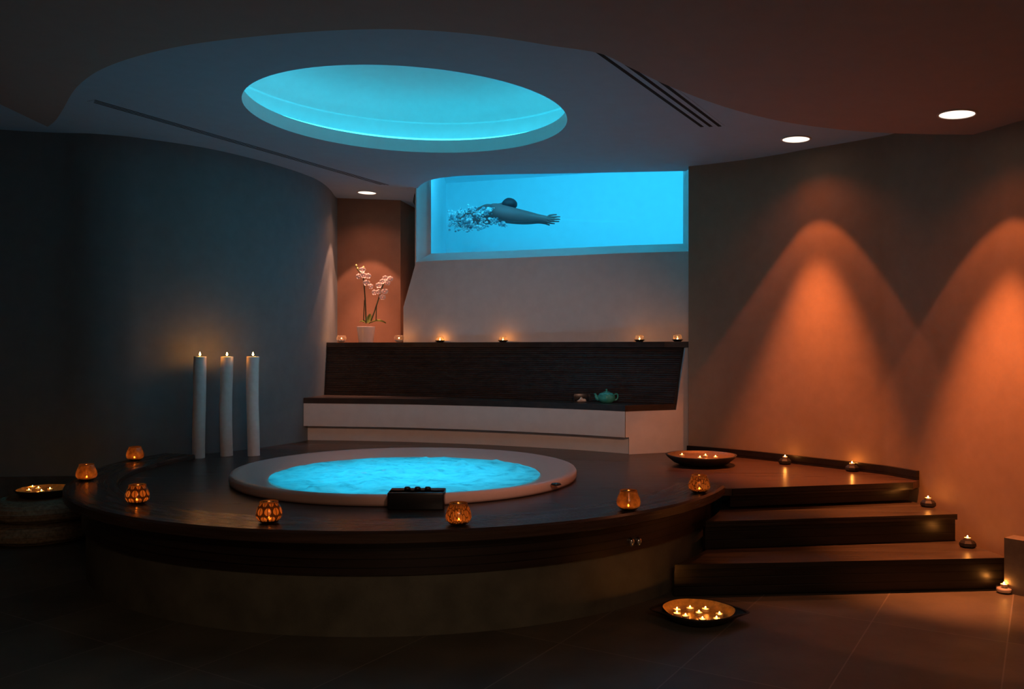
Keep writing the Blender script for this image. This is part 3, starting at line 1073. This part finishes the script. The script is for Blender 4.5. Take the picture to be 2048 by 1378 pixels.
def downlight(px, py, soffit, label, r):
    p = (onsof if soffit else onceil)(px, py)
    t = thing('downlight', (p.x, p.y, p.z), label, 'downlight', 'recessed ceiling downlights')
    o = obj('trim_ring', lathe([(r, -0.001), (r + 0.012, -0.001), (r + 0.012, -0.005), (r, -0.007), (r - 0.004, -0.004)], 40, True), M['trim'], t, True)
    o2 = obj('lamp_face', lathe([(0, -0.0025), (r, -0.0025)], 40), M['lamp_face'], t, True)
    o2['label'] = 'glowing pale lamp face'
    t.rotation_euler = (0, math.atan(-(SB if soffit else CB)), 0)
    return t
WARM = (1.0, 0.235, 0.065)
def aim(v):
    return Vector(v).normalized().to_track_quat('-Z', 'Y').to_euler()
def beams(t, outer, inner, wide, wall=(0, 0), tilt_in=0.0, tilt_out=0.0, cone=44, col=WARM):
    """A reflector lamp throws a crisp wide cone, a soft narrow core and a faint spill; the core leans to the wall."""
    n = Vector((wall[0], wall[1], 0))
    if n.length: n.normalize()
    z = Vector((0, 0, -1))
    spot_light('lamp_beam', (0, 0, -0.012), aim(z + n * math.tan(math.radians(tilt_out))), 66, 0.10, outer, col, t)
    spot_light('lamp_beam', (0, 0, -0.012), aim(z + n * math.tan(math.radians(tilt_in))), cone, 0.75, inner, col, t)
    spot_light('lamp_beam', (0, 0, -0.012), (0, 0, 0), 128, 0.8, wide, col, t)
d1 = downlight(1592, 278, False, 'round downlight on the upper ceiling above the steps wall', 0.105)
beams(d1, SPOT_W * 0.085, SPOT_W, SPOT_W * 0.014, (0.67, 0.74), 1.0, 0.0, 47)
d2 = downlight(1914, 228, True, 'round downlight on the lower ceiling, nearest the viewer', 0.105)
beams(d2, SPOT_W * 0.085, SPOT_W * 1.1, SPOT_W * 0.014, (0.9, 0.43), 7.0, 6.0, 44)
# fill spot added out of frame over the viewer, brightening bench and tub rim
fill_spot = thing('downlight', (0.5, 1.6, sz(0.5)), 'added unseen fill spot over the foreground turned to the bench', 'downlight', 'recessed ceiling downlights')
obj('trim_ring', lathe([(0.105, -0.001), (0.117, -0.001), (0.117, -0.005), (0.105, -0.007), (0.101, -0.004)], 40, True), M['trim'], fill_spot, True)  # made-up fitting around the added fill spot
spot_light('lamp_beam', (0, 0, -0.06), aim(Vector((-0.3, 8.4, 0.72)) - Vector((0.5, 1.6, 3.0))), 41, 0.8, BENCH_FILL_W, (1.0, 0.50, 0.34), fill_spot)
d3 = downlight(734, 385, False, 'round downlight over the orchid niche', 0.105)
beams(d3, NICHE_W * 0.3, NICHE_W, NICHE_W * 0.05, (0, 0), 0, 0, 50, (1.0, 0.42, 0.27))


# ================================================================== CANDLES
def flame_vf(h=0.03, r=0.0062, z0=0.0):
    prof = [(0, z0), (r * 0.6, z0 + h * 0.08), (r, z0 + h * 0.28), (r * 0.78, z0 + h * 0.52), (r * 0.36, z0 + h * 0.8), (0, z0 + h)]
    return lathe(prof, 12)


def make_tealight(flame_key):
    t = thing('tealight', (0, 0, 0), '', 'candle')
    obj('cup', lathe([(0, 0), (0.0195, 0), (0.0205, 0.014), (0.0195, 0.015), (0.0188, 0.010), (0.0, 0.010)], 24), M['tin'], t, True, False, 40)
    obj('wax', lathe([(0, 0.0125), (0.0186, 0.0122), (0.0186, 0.0105), (0, 0.0105)], 24), M['wax'], t, True, False, 40)
    small = flame_key == 'fl_bowl'
    obj('flame', flame_vf(0.0095, 0.0034, 0.0175) if small else flame_vf(0.0135, 0.0046, 0.0155), M[flame_key], t, True)
    obj('wick', tube([(0, 0, 0.012), (0, 0, 0.0185)], 0.0008, 6), M['wick'], t)
    return t


PROTO = {}
def tealight(loc, label, key='fl_open', group=None):
    if key not in PROTO:
        t = make_tealight(key); PROTO[key] = t
        t.location = loc; t['label'] = label
        if group: t['group'] = group
        return t
    t = dup_tree(PROTO[key], loc, label, group)
    if not group and 'group' in t: del t['group']
    return t


# three tall wax pillars
for i, (cl, d, lab) in enumerate((
        ([(397, 917), (397.5, 860), (399, 800), (399.5, 755), (400, 713)], 7.60, 'tall white pillar candle furthest from the bench'),
        ([(453.5, 912), (452, 865), (451.5, 810), (453, 760), (454, 714)], 7.74, 'middle one of three tall white pillar candles'),
        ([(507.5, 912), (506.5, 860), (505, 805), (505, 755), (506, 714)], 7.76, 'tall white pillar candle closest to the bench'))):
    base = atd(cl[0][0], d, DECK)
    t = thing('pillar_candle', base, lab, 'candle', 'tall pillar candles by the dark wall')
    zt = EYE + (HY - 713.5) / F * d
    path = []
    for px, py in cl:
        s_ = (cl[0][1] - py) / (cl[0][1] - cl[-1][1])
        path.append(((px - cl[0][0]) / F * d, 0.0, 0.001 + s_ * (zt - DECK)))
    path = smooth_path(path, 6)
    rad = [0.054 + 0.0022 * noise.noise(Vector((i * 3.1, 0, q.z * 6))) for q in path]
    v, f = tube(path, rad, 28)
    obj('wax_body', (v, f), M['wax'], t, True, False, 50)
    tp = path[-1]
    obj('wick', tube([tp, tp + Vector((0, 0, 0.012))], 0.0015, 6), M['wick'], t)
    v, f = flame_vf(0.034, 0.0075, 0.008)
    obj('flame', ([q + tp for q in v], f), M['fl_pillar'], t, True)

# lanterns on the timber ring
def make_lantern(style):
    t = thing('glass_lantern', (0, 0, 0), '', 'lantern')
    prof_o = [(0.0, 0.001), (0.036, 0.001), (0.050, 0.008), (0.064, 0.026), (0.069, 0.043), (0.066, 0.062), (0.058, 0.084), (0.049, 0.102), (0.0465, 0.108)]
    prof_i = [(0.0445, 0.108), (0.047, 0.101), (0.0560, 0.083), (0.0640, 0.062), (0.067, 0.043), (0.062, 0.027), (0.048, 0.0105), (0.036, 0.005), (0.0, 0.005)]
    obj('glass_bowl', lathe(prof_o, 48), M['lg_' + style], t, True)
    o = obj('rim', lathe([(0.0465, 0.1075), (0.049, 0.109), (0.049, 0.113), (0.0465, 0.1145), (0.0445, 0.112)], 48, True), M['lg_rim'], t, True)
    o['label'] = 'amber lip of the lantern'
    return t
for st in ('oval', 'crackle', 'smoke'): M['lg_' + st] = lantern_glass('lantern_' + st, st)
def rim_mat():
    s = NT('lantern_rim')
    tr = s.node('ShaderNodeBsdfTranslucent'); tr.inputs[0].default_value = (0.9, 0.5, 0.2, 1)
    s.set(Base_Color=(0.6, 0.3, 0.1), Roughness=0.2)
    m = s.node('ShaderNodeMixShader'); m.inputs[0].default_value = 0.75
    s.link(s.b.outputs[0], m.inputs[1]); s.link(tr.outputs[0], m.inputs[2]); s.link(m.outputs[0], s.out.inputs[0])
    return s.m
M['lg_rim'] = rim_mat()
LPROT = {}
for px, py, st, lab, tl in (
        (270, 921, 'smoke', 'smoky glass lantern on the ring, nearest the tall candles', 'tealight inside the lantern nearest the tall candles'),
        (173, 961, 'smoke', 'smoky glass lantern on the ring beside the poufs', 'tealight inside the lantern beside the poufs'),
        (275, 1007, 'oval', 'oval patterned lantern on the ring, between the poufs and the brightest lantern', 'tealight inside the oval patterned lantern toward the poufs'),
        (538, 1045, 'oval', 'bright lantern with rows of amber ovals at the front of the ring', 'tealight inside the bright front lantern with amber ovals'),
        (917, 1049, 'crackle', 'crackled amber lantern in front of the black control box', 'tealight inside the crackled lantern by the black box'),
        (1277, 1024, 'smoke', 'plain amber lantern on the ring above the two chrome fittings', 'tealight inside the plain amber lantern above the chrome fittings'),
        (1408, 986, 'crackle', 'crackled amber lantern at the end of the ring by the steps', 'tealight inside the lantern at the end of the ring')):
    p = onz(px, py, RING)
    c = Vector((CX, CY, 0)); r = (Vector((p.x, p.y, 0)) - c).length
    if r < R_IN + 0.075 or r > R_OUT - 0.075:
        rr = min(max(r, R_IN + 0.075), R_OUT - 0.075)
        q = c + (Vector((p.x, p.y, 0)) - c).normalized() * rr
        p.x, p.y = q.x, q.y
    if st not in LPROT:
        t = make_lantern(st); LPROT[st] = t; t.location = p; t['label'] = lab; t['group'] = 'lanterns on the timber ring'
    else:
        t = dup_tree(LPROT[st], p, lab, 'lanterns on the timber ring')
    tealight((p.x + random.uniform(-.006, .006), p.y - 0.004, p.z + 0.0065), tl, 'fl_lamp', 'tealights in the ring lanterns')


# bowls of tealights
def make_bowl(loc, r, h, label, handles=0.0, rz=0.0, name='candle_bowl', lvl=0.2, lining='gold'):
    t = thing(name, loc, label, 'bowl', None, rz)
    n = 64
    V, Fc, = [], []
    prof = [(0.0, 0.004), (r * 0.62, 0.0), (r * 0.80, h * 0.22), (r * 1.0, h * 0.75), (r * 1.05, h * 0.98), (r * 1.02, h * 1.0), (r * 0.985, h * 0.97)]
    v, f = lathe(prof, n)
    def shp(q):
        a = math.atan2(q.y, q.x)
        k = 1.0 + handles * max(0, math.cos(a)) ** 14 * (q.z / h if q.z > 0 else 0) + handles * max(0, -math.cos(a)) ** 14 * (q.z / h if q.z > 0 else 0)
        wob = 1 + 0.02 * math.sin(3 * a + 1) + 0.012 * math.sin(7 * a)
        return Vector((q.x * k * wob, q.y * wob, q.z * (1 - 0.18 * (k - 1) / max(handles, 1e-6) if handles else 1)))
    obj('outer_shell', ([shp(q) for q in v], f), M['bark'], t, True)
    rl = 0.62 + 0.36 * lvl
    prof = [(0.0, h * lvl), (r * rl, h * lvl), (r * (rl * .6 + .394), h * (lvl * .55 + .45)), (r * 0.985, h * 0.985)]
    v, f = lathe(prof, n)
    def shp2(q):
        a = math.atan2(q.y, q.x)
        wob = 1 + 0.02 * math.sin(3 * a + 1) + 0.012 * math.sin(7 * a)
        return Vector((q.x * wob, q.y * wob, q.z))
    o = obj('inner_lining', ([shp2(q) for q in v], f), M[lining], t, True)
    o['label'] = 'glowing gilt inside of the bowl' if lining == 'gold' else 'bronze brown inside of the bowl'
    return t

# on the floor
bf = onz(1396, 1237, 0.0)
bf.y = 4.79; bf.x = (1397 - 1024) / F * 4.79
make_bowl(bf, 0.198, 0.062, 'gilt bowl of nine tealights on the slate floor', 0.32, math.radians(-6), 'candle_bowl', 0.45)
for px, py, lab in (
        (1354, 1221, 'rear of two close tealights at the platform-side rim of the floor bowl'),
        (1354, 1228.5, 'front of two close tealights at the platform-side rim of the floor bowl'),
        (1380, 1218, 'tealight at the back of the floor bowl, toward the platform'),
        (1411, 1219.5, 'tealight at the back of the floor bowl, toward the steps'),
        (1398, 1227, 'tealight in the middle of the floor bowl'),
        (1371, 1233.5, 'tealight at the front of the floor bowl, toward the platform'),
        (1439, 1230, 'tealight at the steps end of the floor bowl, rear one'),
        (1435, 1239.5, 'tealight at the steps end of the floor bowl, front one'),
        (1405, 1240, 'tealight at the very front of the floor bowl')):
    p = onz(px, py, 0.036)
    v2 = Vector((p.x - bf.x, p.y - bf.y, 0))
    if v2.length > 0.13: v2 = v2.normalized() * 0.13
    tealight((bf.x + v2.x, bf.y + v2.y, 0.0285), lab, 'fl_bowl', 'tealights in the floor bowl')

# on the deck by the bench
bd = atd(1402, 7.16, DECK + 0.001)
make_bowl(bd, 0.275, 0.085, 'wide dark bowl of tealights on the deck by the bench end', 0.0, 0.0, 'candle_bowl', 0.72, 'bronze')
for px, dd, lab in ((1364, 0.05, 'tealight in the deck bowl, nearest the bench'), (1400, -0.13, 'tealight in the deck bowl, front one in the middle'),
                    (1411, 0.0, 'tealight in the deck bowl, behind the middle one'), (1431, -0.09, 'tealight in the deck bowl, nearest the steps')):
    d = bd.y + dd
    tealight((( px - 1024) / F * d, d, DECK + 0.001 + 0.085 * 0.72 + 0.0005), lab, 'fl_bowl', 'tealights in the deck bowl')

# poufs with a tray
PFX, PFY = -3.70, 6.88
def pouf(z, h, r, label, sx):
    t = thing('pouf', (PFX + sx, PFY, z), label, 'pouf', 'stacked poufs')
    prof = [(0, 0.002), (r * 0.80, 0.0), (r * 0.94, h * 0.14), (r, h * 0.42), (r * 0.985, h * 0.62), (r * 0.90, h * 0.88), (r * 0.76, h * 0.985), (0, h)]
    obj('cushion', lathe(prof, 64), M['weave'], t, True)
    obj('piping', lathe([(r * 0.985 + 0.008 * math.cos(a), h * 0.5 + 0.008 * math.sin(a)) for a in [2 * PI * k / 8 for k in range(8)]], 64, True), M['weave'], t, True)
    return t
pouf(0.0, 0.165, 0.43, 'lower of two round woven poufs standing on the slate floor', -0.02)
pouf(0.165, 0.16, 0.41, 'upper round woven pouf carrying the tray of tealights', 0.01)
bt = Vector((PFX + 0.03, 6.84, 0.326))
make_bowl(bt, 0.205, 0.07, 'gilt bowl of five tealights on the stacked poufs', 0.12, 0, 'candle_bowl', 0.68)
for px, dd, lab in ((58, -0.06, 'tealight at the wall side of the pouf bowl'), (65, 0.10, 'tealight at the back of the pouf bowl'), (77, 0.04, 'tealight in the middle of the pouf bowl'),
                    (83, -0.10, 'tealight at the front of the pouf bowl'), (100, 0.0, 'tealight in the pouf bowl nearest the platform')):
    d = bt.y + dd
    tealight(((px - 1024) / F * d, d, 0.326 + 0.07 * 0.68 + 0.0005), lab, 'fl_bowl', 'tealights in the pouf bowl')


# black stone holders up the steps
def make_holder():
    t = thing('candle_holder', (0, 0, 0), '', 'candle holder')
    n = 7
    V, Fc = [], []
    secs = []
    for r, z in ((0.040, 0.0), (0.050, 0.012), (0.049, 0.030), (0.037, 0.046), (0.024, 0.047)):
        secs.append([(r * math.cos(2 * PI * k / n + .3) * (1 + .06 * math.sin(k * 2.3)), r * math.sin(2 * PI * k / n + .3), z) for k in range(n)])
    v, f = loft_closed(secs)
    obj('block', (v, f), M['stone'], t, False)
    obj('socket', lathe([(0.0235, 0.0475), (0.026, 0.0475), (0.026, 0.049), (0.0235, 0.049)], 24, True), M['stone'], t, True)
    return t
HP = None
for px, py, z, lab, tl in (
        (1570, 931, DECK, 'black stone candle holder on the deck, nearer the big bowl', 'tealight on the deck holder nearer the big bowl'),
        (1704, 945, DECK, 'black stone candle holder on the deck, nearer the steps', 'tealight on the deck holder nearer the steps'),
        (1856, 1016, Z2, 'black stone candle holder on the second step', 'tealight on the holder of the second step'),
        (1935, 1097, Z1, 'black stone candle holder on the bottom step', 'tealight on the holder of the bottom step')):
    p = onz(px, py - 2.5, z); p.z += 0.0005
    if HP is None:
        HP = make_holder(); HP.location = p; HP['label'] = lab; HP['group'] = 'black candle holders beside the wall'
    else: dup_tree(HP, p, lab, 'black candle holders beside the wall')
    tealight((p.x, p.y, p.z + 0.0478), tl, 'fl_open', 'tealights on the black holders')

# clear glass holder on the floor
p = onz(2008, 1186, 0.0)
t = thing('glass_holder', p, 'clear glass candle holder on the floor by the bottom step', 'candle holder')
obj('glass_body', lathe([(0, 0.001), (0.034, 0.001), (0.044, 0.010), (0.046, 0.028), (0.040, 0.042), (0.026, 0.046), (0.022, 0.040), (0.0, 0.040)], 36), M['clear'], t, True)
o = obj('wax_fill', lathe([(0, 0.008), (0.036, 0.009), (0.041, 0.018), (0.040, 0.030), (0.0, 0.034)], 32), M['wax'], t, True)
tealight((p.x, p.y, 0.0405), 'tealight in the clear glass holder on the floor', 'fl_open')

# votives on the shelf
def make_votive(dish):
    t = thing('votive_glass', (0, 0, 0), '', 'votive')
    if dish:
        obj('dish', lathe([(0, 0.001), (0.032, 0.001), (0.050, 0.020), (0.053, 0.021), (0.050, 0.016), (0.030, 0.005), (0, 0.005)], 32), M['stone'], t, True)
        z = 0.006; r = 0.040
    else: z = 0.001; r = 0.054
    prof = [(0, z)] + [(r * math.sin(a), z + r * 0.86 - r * 0.86 * math.cos(a)) for a in [PI * k / 16 for k in range(2, 13)]]
    obj('glass_globe', lathe(prof, 32), M['votive'], t, True)
    if not dish:
        o = obj('wax_fill', lathe([(0, 0.004), (0.026, 0.005), (0.040, 0.016), (0.046, 0.026), (0, 0.026)], 32), M['wax'], t, True, False, 40)
        o['label'] = 'pool of wax in the glass'
    return t
VP = {}
for px, dish, lab, tl in (
        (683, 0, 'clear globe votive on the shelf between the curved wall and the orchid', 'tealight in the votive between wall and orchid'),
        (798, 0, 'clear globe votive on the shelf just past the orchid', 'tealight in the votive just past the orchid'),
        (880, 1, 'small votive on a dark dish, third along the shelf from the orchid end', 'tealight in the third votive along the shelf'),
        (1006, 1, 'votive on a dark dish glowing on the white wall mid shelf', 'tealight in the glowing mid shelf votive'),
        (1279, 1, 'votive on a dark dish glowing on the white wall above the teapot', 'tealight in the glowing votive above the teapot'),
        (1355, 1, 'votive on a dark dish at the very end of the shelf', 'tealight in the votive at the end of the shelf')):
    d = interp([(q.x / q.y * F + 1024, q.y) for q in BBp], px) + LEAN + (0.10 if px in (1006, 1279) else 0.07)
    if px == 1355: d = 8.2
    p = atd(px, d, SHELF)
    if dish not in VP:
        VP[dish] = make_votive(dish); VP[dish].location = p; VP[dish]['label'] = lab; VP[dish]['group'] = 'votives along the shelf'
    else: dup_tree(VP[dish], p, lab, 'votives along the shelf')
    tealight((p.x, p.y, SHELF + (0.008 if dish else 0.0265)), tl, 'fl_glass', 'tealights in the shelf votives')

# ================================================================== ORCHID
od = 10.08
ob = atd(732, od, SHELF)
orch = thing('potted_orchid', ob, 'white orchid with two flower sprays in a white pot on the shelf', 'plant')
def oloc(px, py, dy=0.0):
    p = atd(px, od + dy, EYE + (HY - py) / F * (od + dy)); return p - ob
obj('pot', lathe([(0, 0.001), (0.083, 0.001), (0.108, 0.185), (0.102, 0.187), (0.098, 0.16), (0, 0.16)], 40), M['pot'], orch, True, False, 40)
st1 = [oloc(732, 645), oloc(731, 610), oloc(729, 580), oloc(727, 558), oloc(724, 548), oloc(717, 541), oloc(712, 532)]
st2 = [oloc(742, 642), oloc(750, 620), oloc(758, 595), oloc(766, 570), oloc(772, 560), oloc(778, 553)]
obj('stem', tube(smooth_path(st1, 6), 0.008, 8), M['stem'], orch, True)
obj('stem', tube(smooth_path(st2, 6), 0.008, 8), M['stem'], orch, True)
obj('support_stick', tube([oloc(727, 645, .02), oloc(729, 600, .02)], 0.006, 6), M['stem'], orch)
obj('support_stick', tube([oloc(752, 642, .02), oloc(753, 612, .02)], 0.006, 6), M['stem'], orch)
def leaf_vf(a, b, wd_, bend):
    a = Vector(a); b = Vector(b); d = b - a; L = d.length
    side = Vector((0, 1, 0.25)).normalized()
    rows = []
    for k in range(11):
        t = k / 10
        c = a + d * t + Vector((0, 0, bend * math.sin(PI * t)))
        hw = wd_ * math.sin(PI * (0.08 + 0.9 * t)) ** 0.7
        rows.append([c - side * hw, c + Vector((0, 0, -0.008)), c + side * hw])
    v, f = strip(rows)
    v2 = [q + Vector((0, 0, -0.004)) for q in v]
    return merge((v, f), (v2, f))
obj('leaf', leaf_vf(oloc(738, 646), oloc(772, 645), 0.045, 0.03), M['leaf'], orch, True)
obj('leaf', leaf_vf(oloc(733, 646), oloc(719, 643), 0.045, 0.02), M['leaf'], orch, True)
v, f = leaf_vf((0, 0, 0), (0.0, 0, 0.11), 0.0, 0.0)
lv = []
for k in range(11):
    t = k / 10; hw = 0.03 * math.sin(PI * (0.08 + 0.9 * t)) ** 0.7
    c = oloc(734, 646) + Vector((0.01 + 0.02 * t, 0.03 * t, 0.11 * t))
    lv.append([c - Vector((hw, 0, 0)), c + Vector((0, 0.006, 0)), c + Vector((hw, 0, 0))])
obj('leaf', strip(lv), M['leaf'], orch, True)
def flower_vf(c, yaw, s):
    parts = []
    def petal(ang, L, W, pitch):
        rows = []
        for k in range(7):
            t = k / 6; hw = W * math.sin(PI * (0.06 + 0.9 * t)) ** 0.6
            rows.append([Vector((-hw, -0.25 * L * t * t, L * t)), Vector((0, -0.25 * L * t * t + 0.006, L * t)), Vector((hw, -0.25 * L * t * t, L * t))])
        v, f = strip(rows)
        ca, sa = math.cos(ang), math.sin(ang)
        v = [Vector((q.x * ca + q.z * sa, q.y, -q.x * sa + q.z * ca)) for q in v]
        return v, f
    for ang, L, W in ((0, .05, .022), (1.25, .056, .034), (-1.25, .056, .034), (2.4, .048, .021), (-2.4, .048, .021)):
        parts.append(petal(ang, L * s, W * s, 0))
    v, f = merge(*parts)
    cy, sy = math.cos(yaw), math.sin(yaw)
    v = [Vector((q.x * cy - q.y * sy, q.x * sy + q.y * cy, q.z)) + Vector(c) for q in v]
    return v, f
for px, py, yaw, s_ in ((724.5, 540, .4, .70), (718, 553, -.6, .72), (727, 551, .1, .74), (736, 552, .7, .68), (733, 566, .2, .74), (741, 573, .9, .66),
                       (771, 556.5, -.3, .66), (780, 558, .6, .70), (765, 563.5, -.5, .68), (774.5, 566, .5, .66), (758, 571, -.3, .74), (749, 585, -.6, .70),
                       (757.5, 584, .3, .62), (769.5, 583, .4, .74), (765, 594.5, .1, .70)):
    o = obj('flower', flower_vf(oloc(px, py, -0.02), yaw, s_), M['petal'], orch, True)
    obj('flower_lip', ball(oloc(px, py + 1, -0.035), 0.009 * s_, 6), M['lip'], o, True)
for px, py in ((712.5, 531.5), (715, 537.5), (727, 535)):
    obj('bud', ball(oloc(px, py), 0.012, 6, 1.5), M['bud'], orch, True)

# ================================================================== TEAPOT and dish on the bench
tp = atd(1213, 8.15, SEAT)
pot = thing('teapot', tp, 'glazed teal round teapot standing on the bench seat', 'teapot')
prof = [(0, 0.001), (0.050, 0.001), (0.070, 0.018), (0.084, 0.045), (0.080, 0.072), (0.060, 0.093), (0.034, 0.100)]
obj('body', lathe(prof, 40), M['teal'], pot, True)
l = obj('lid', lathe([(0, 0.112), (0.018, 0.110), (0.034, 0.102), (0.036, 0.099), (0, 0.098)], 32), M['teal'], pot, True)
obj('lid_knob', ball((0, 0, 0.122), 0.011, 8), M['teal'], l, True)
obj('spout', tube(smooth_path([(-0.070, 0, 0.035), (-0.092, 0, 0.052), (-0.102, 0, 0.075), (-0.112, 0, 0.090)], 4), [0.020] * 4 + [0.015] * 4 + [0.010] * 5, 12), M['teal'], pot, True)
obj('handle', tube(smooth_path([(0.072, 0, 0.080), (0.098, 0, 0.085), (0.106, 0, 0.060), (0.096, 0, 0.035), (0.076, 0, 0.028)], 5), 0.0075, 10), M['teal'], pot, True)
dp = atd(1163, 8.27, SEAT + 0.0005)
dish = thing('black_dish', dp, 'small square black dish with open front on the bench', 'dish')
obj('base', rbox(-0.078, 0.078, -0.05, 0.05, 0.0, 0.008, 0.003, 2), M['black'], dish, True, False, 40)
obj('back', rbox(-0.078, 0.078, 0.040, 0.050, 0.006, 0.078, 0.003, 2), M['black'], dish, True, False, 40)
for s_ in (-1, 1):
    obj('side', rbox(s_ * 0.073 - 0.005, s_ * 0.073 + 0.005, -0.05, 0.048, 0.006, 0.078, 0.003, 2), M['black'], dish, True, False, 40)
secs = []
for k in range(9):
    x = -0.042 + 0.084 * k / 8
    h = 0.010 + 0.036 * math.exp(-((x - -0.004) / 0.016) ** 2) + 0.016 * math.exp(-((x - 0.028) / 0.014) ** 2)
    secs.append([(x, -0.036, 0.0), (x, -0.030, h * 0.8), (x, -0.012, h), (x, 0.010, h * 0.7), (x, 0.016, 0.0)])
nk = obj('folded_napkin', loft_closed(secs), M['napkin'], None, True)
nk.location = (dp.x, dp.y, dp.z + 0.0085)
tag(nk, 'pale folded napkin lying in the small black dish', 'napkin')

# ================================================================== SWIMMER behind the glass
SD = 10.45
def sw(px, py, dd=0.0):
    d = SD + dd
    return Vector(((px - 1024) / F * d, d, EYE + (HY - py) / F * d))
org = sw(985, 428)
bm = bmesh.new()
sk_ = bm.verts.layers.skin.verify()
def chain(pts, root=None):
    prev = root
    out = []
    for p, r in pts:
        v = bm.verts.new(p - org); v[sk_].radius = (r, r)
        if prev is not None: bm.edges.new((prev, v))
        prev = v; out.append(v)
    return out
pel = chain([(sw(942, 438, 0.42), 0.135)])[0]
pel[sk_].use_root = True
sp = chain([(sw(962, 433, 0.28), 0.12), (sw(978, 427, 0.15), 0.15), (sw(991, 421, 0.08), 0.13)], pel)
nk_ = chain([(sw(1003, 416, 0.06), 0.055), (sw(1012, 413, 0.05), 0.075), (sw(1021, 411.5, 0.04), 0.085), (sw(1027, 414, 0.03), 0.05)], sp[-1])
for dd, oy in ((-0.16, -1.0), (0.16, 5.5)):
    e = 0.4 if dd < 0 else 0.5
    a_ = chain([(sw(996, 424 + oy * .4, dd * .8 + .05), 0.105), (sw(1018, 429 + oy * .7, dd), 0.098), (sw(1045, 433 + oy * .8, dd * .7), 0.080), (sw(1064, 435 + oy * .8, dd * .5), 0.062), (sw(1079, 436 + oy * .8, dd * .4), 0.040), (sw(1089, 436.5 + oy * .8, dd * .4), 0.040)], sp[1])
    hand = a_[-1]
    yc = 436.5 + oy * .8
    for k, L in enumerate((1114, 1121, 1119, 1110)):
        q = (k - 1.5)
        chain([(sw(1098, yc + q * 3.2, dd * .4), 0.0115), (sw((1098 + L) / 2, yc + q * 4.0, dd * .4 + .01), 0.010), (sw(L, yc + q * 4.4, dd * .4), 0.007)], hand)
    chain([(sw(1092, yc + 6.5, dd * .4), 0.012), (sw(1100, yc + 9.5, dd * .4), 0.009)], hand)
for s_ in (-1, 1):
    chain([(sw(934, 440 + 3 * s_, 0.52 + .06 * s_), 0.085), (sw(924, 443 + 4 * s_, 0.85), 0.065), (sw(922, 440 + 4 * s_, 1.10), 0.05), (sw(923, 437 + 4 * s_, 1.30), 0.04), (sw(919, 441 + 4 * s_, 1.42), 0.03)], pel)
me = bpy.data.meshes.new('person'); bm.to_mesh(me); bm.free()
me.materials.append(M['skin'])
per = bpy.data.objects.new('person', me); COL.objects.link(per)
per.location = org
per.modifiers.new('skin', 'SKIN').use_smooth_shade = True
ss = per.modifiers.new('sub', 'SUBSURF'); ss.levels = 1; ss.render_levels = 2
tag(per, 'swimmer gliding underwater behind the pool window with arms stretched ahead', 'person')
hv = ball((0, 0, 0), 0.096, 10)
hp = []
for q in hv[0]:
    k = 1.0 + 0.06 * noise.noise(q * 25)
    hp.append(Vector((q.x * 0.98 * k, q.y * k, q.z * 0.78 * k)))
hd = sw(1019, 408.5, 0.0) - org
obj('hair', ([q + hd for q in hp], hv[1]), M['hair'], per, True)

parts = []
rb = random.Random(3)
cl_ = [(905, 432, 9), (912, 445, 10), (925, 452, 9), (935, 455, 8), (950, 452, 8), (965, 449, 7), (930, 438, 10), (950, 432, 9), (965, 425, 7), (945, 420, 8), (975, 420, 6), (1005, 449, 4), (985, 440, 6), (918, 424, 7)]
for k in range(620):
    cxx, cyy, sp_ = rb.choice(cl_)
    px = rb.gauss(cxx, sp_); py = rb.gauss(cyy, sp_ * 0.55)
    if px < 897: px = 897 + rb.random() * 10
    r = abs(rb.gauss(0.006, 0.006)) + 0.003
    c = sw(px, py, rb.uniform(-0.35, -0.05))
    b_ = ball((0, 0, 0), r, 4)
    parts.append(([Vector((q.x * rb.uniform(1, 1.3), q.y, q.z)) + c for q in b_[0]], b_[1]))
v, f = merge(*parts)
o = obj('bubbles', ([q - org for q in v], f), M['bubble'], None, True)
o.location = org
tag(o, 'cloud of air bubbles trailing around the swimmer', 'bubbles', None, 'stuff')
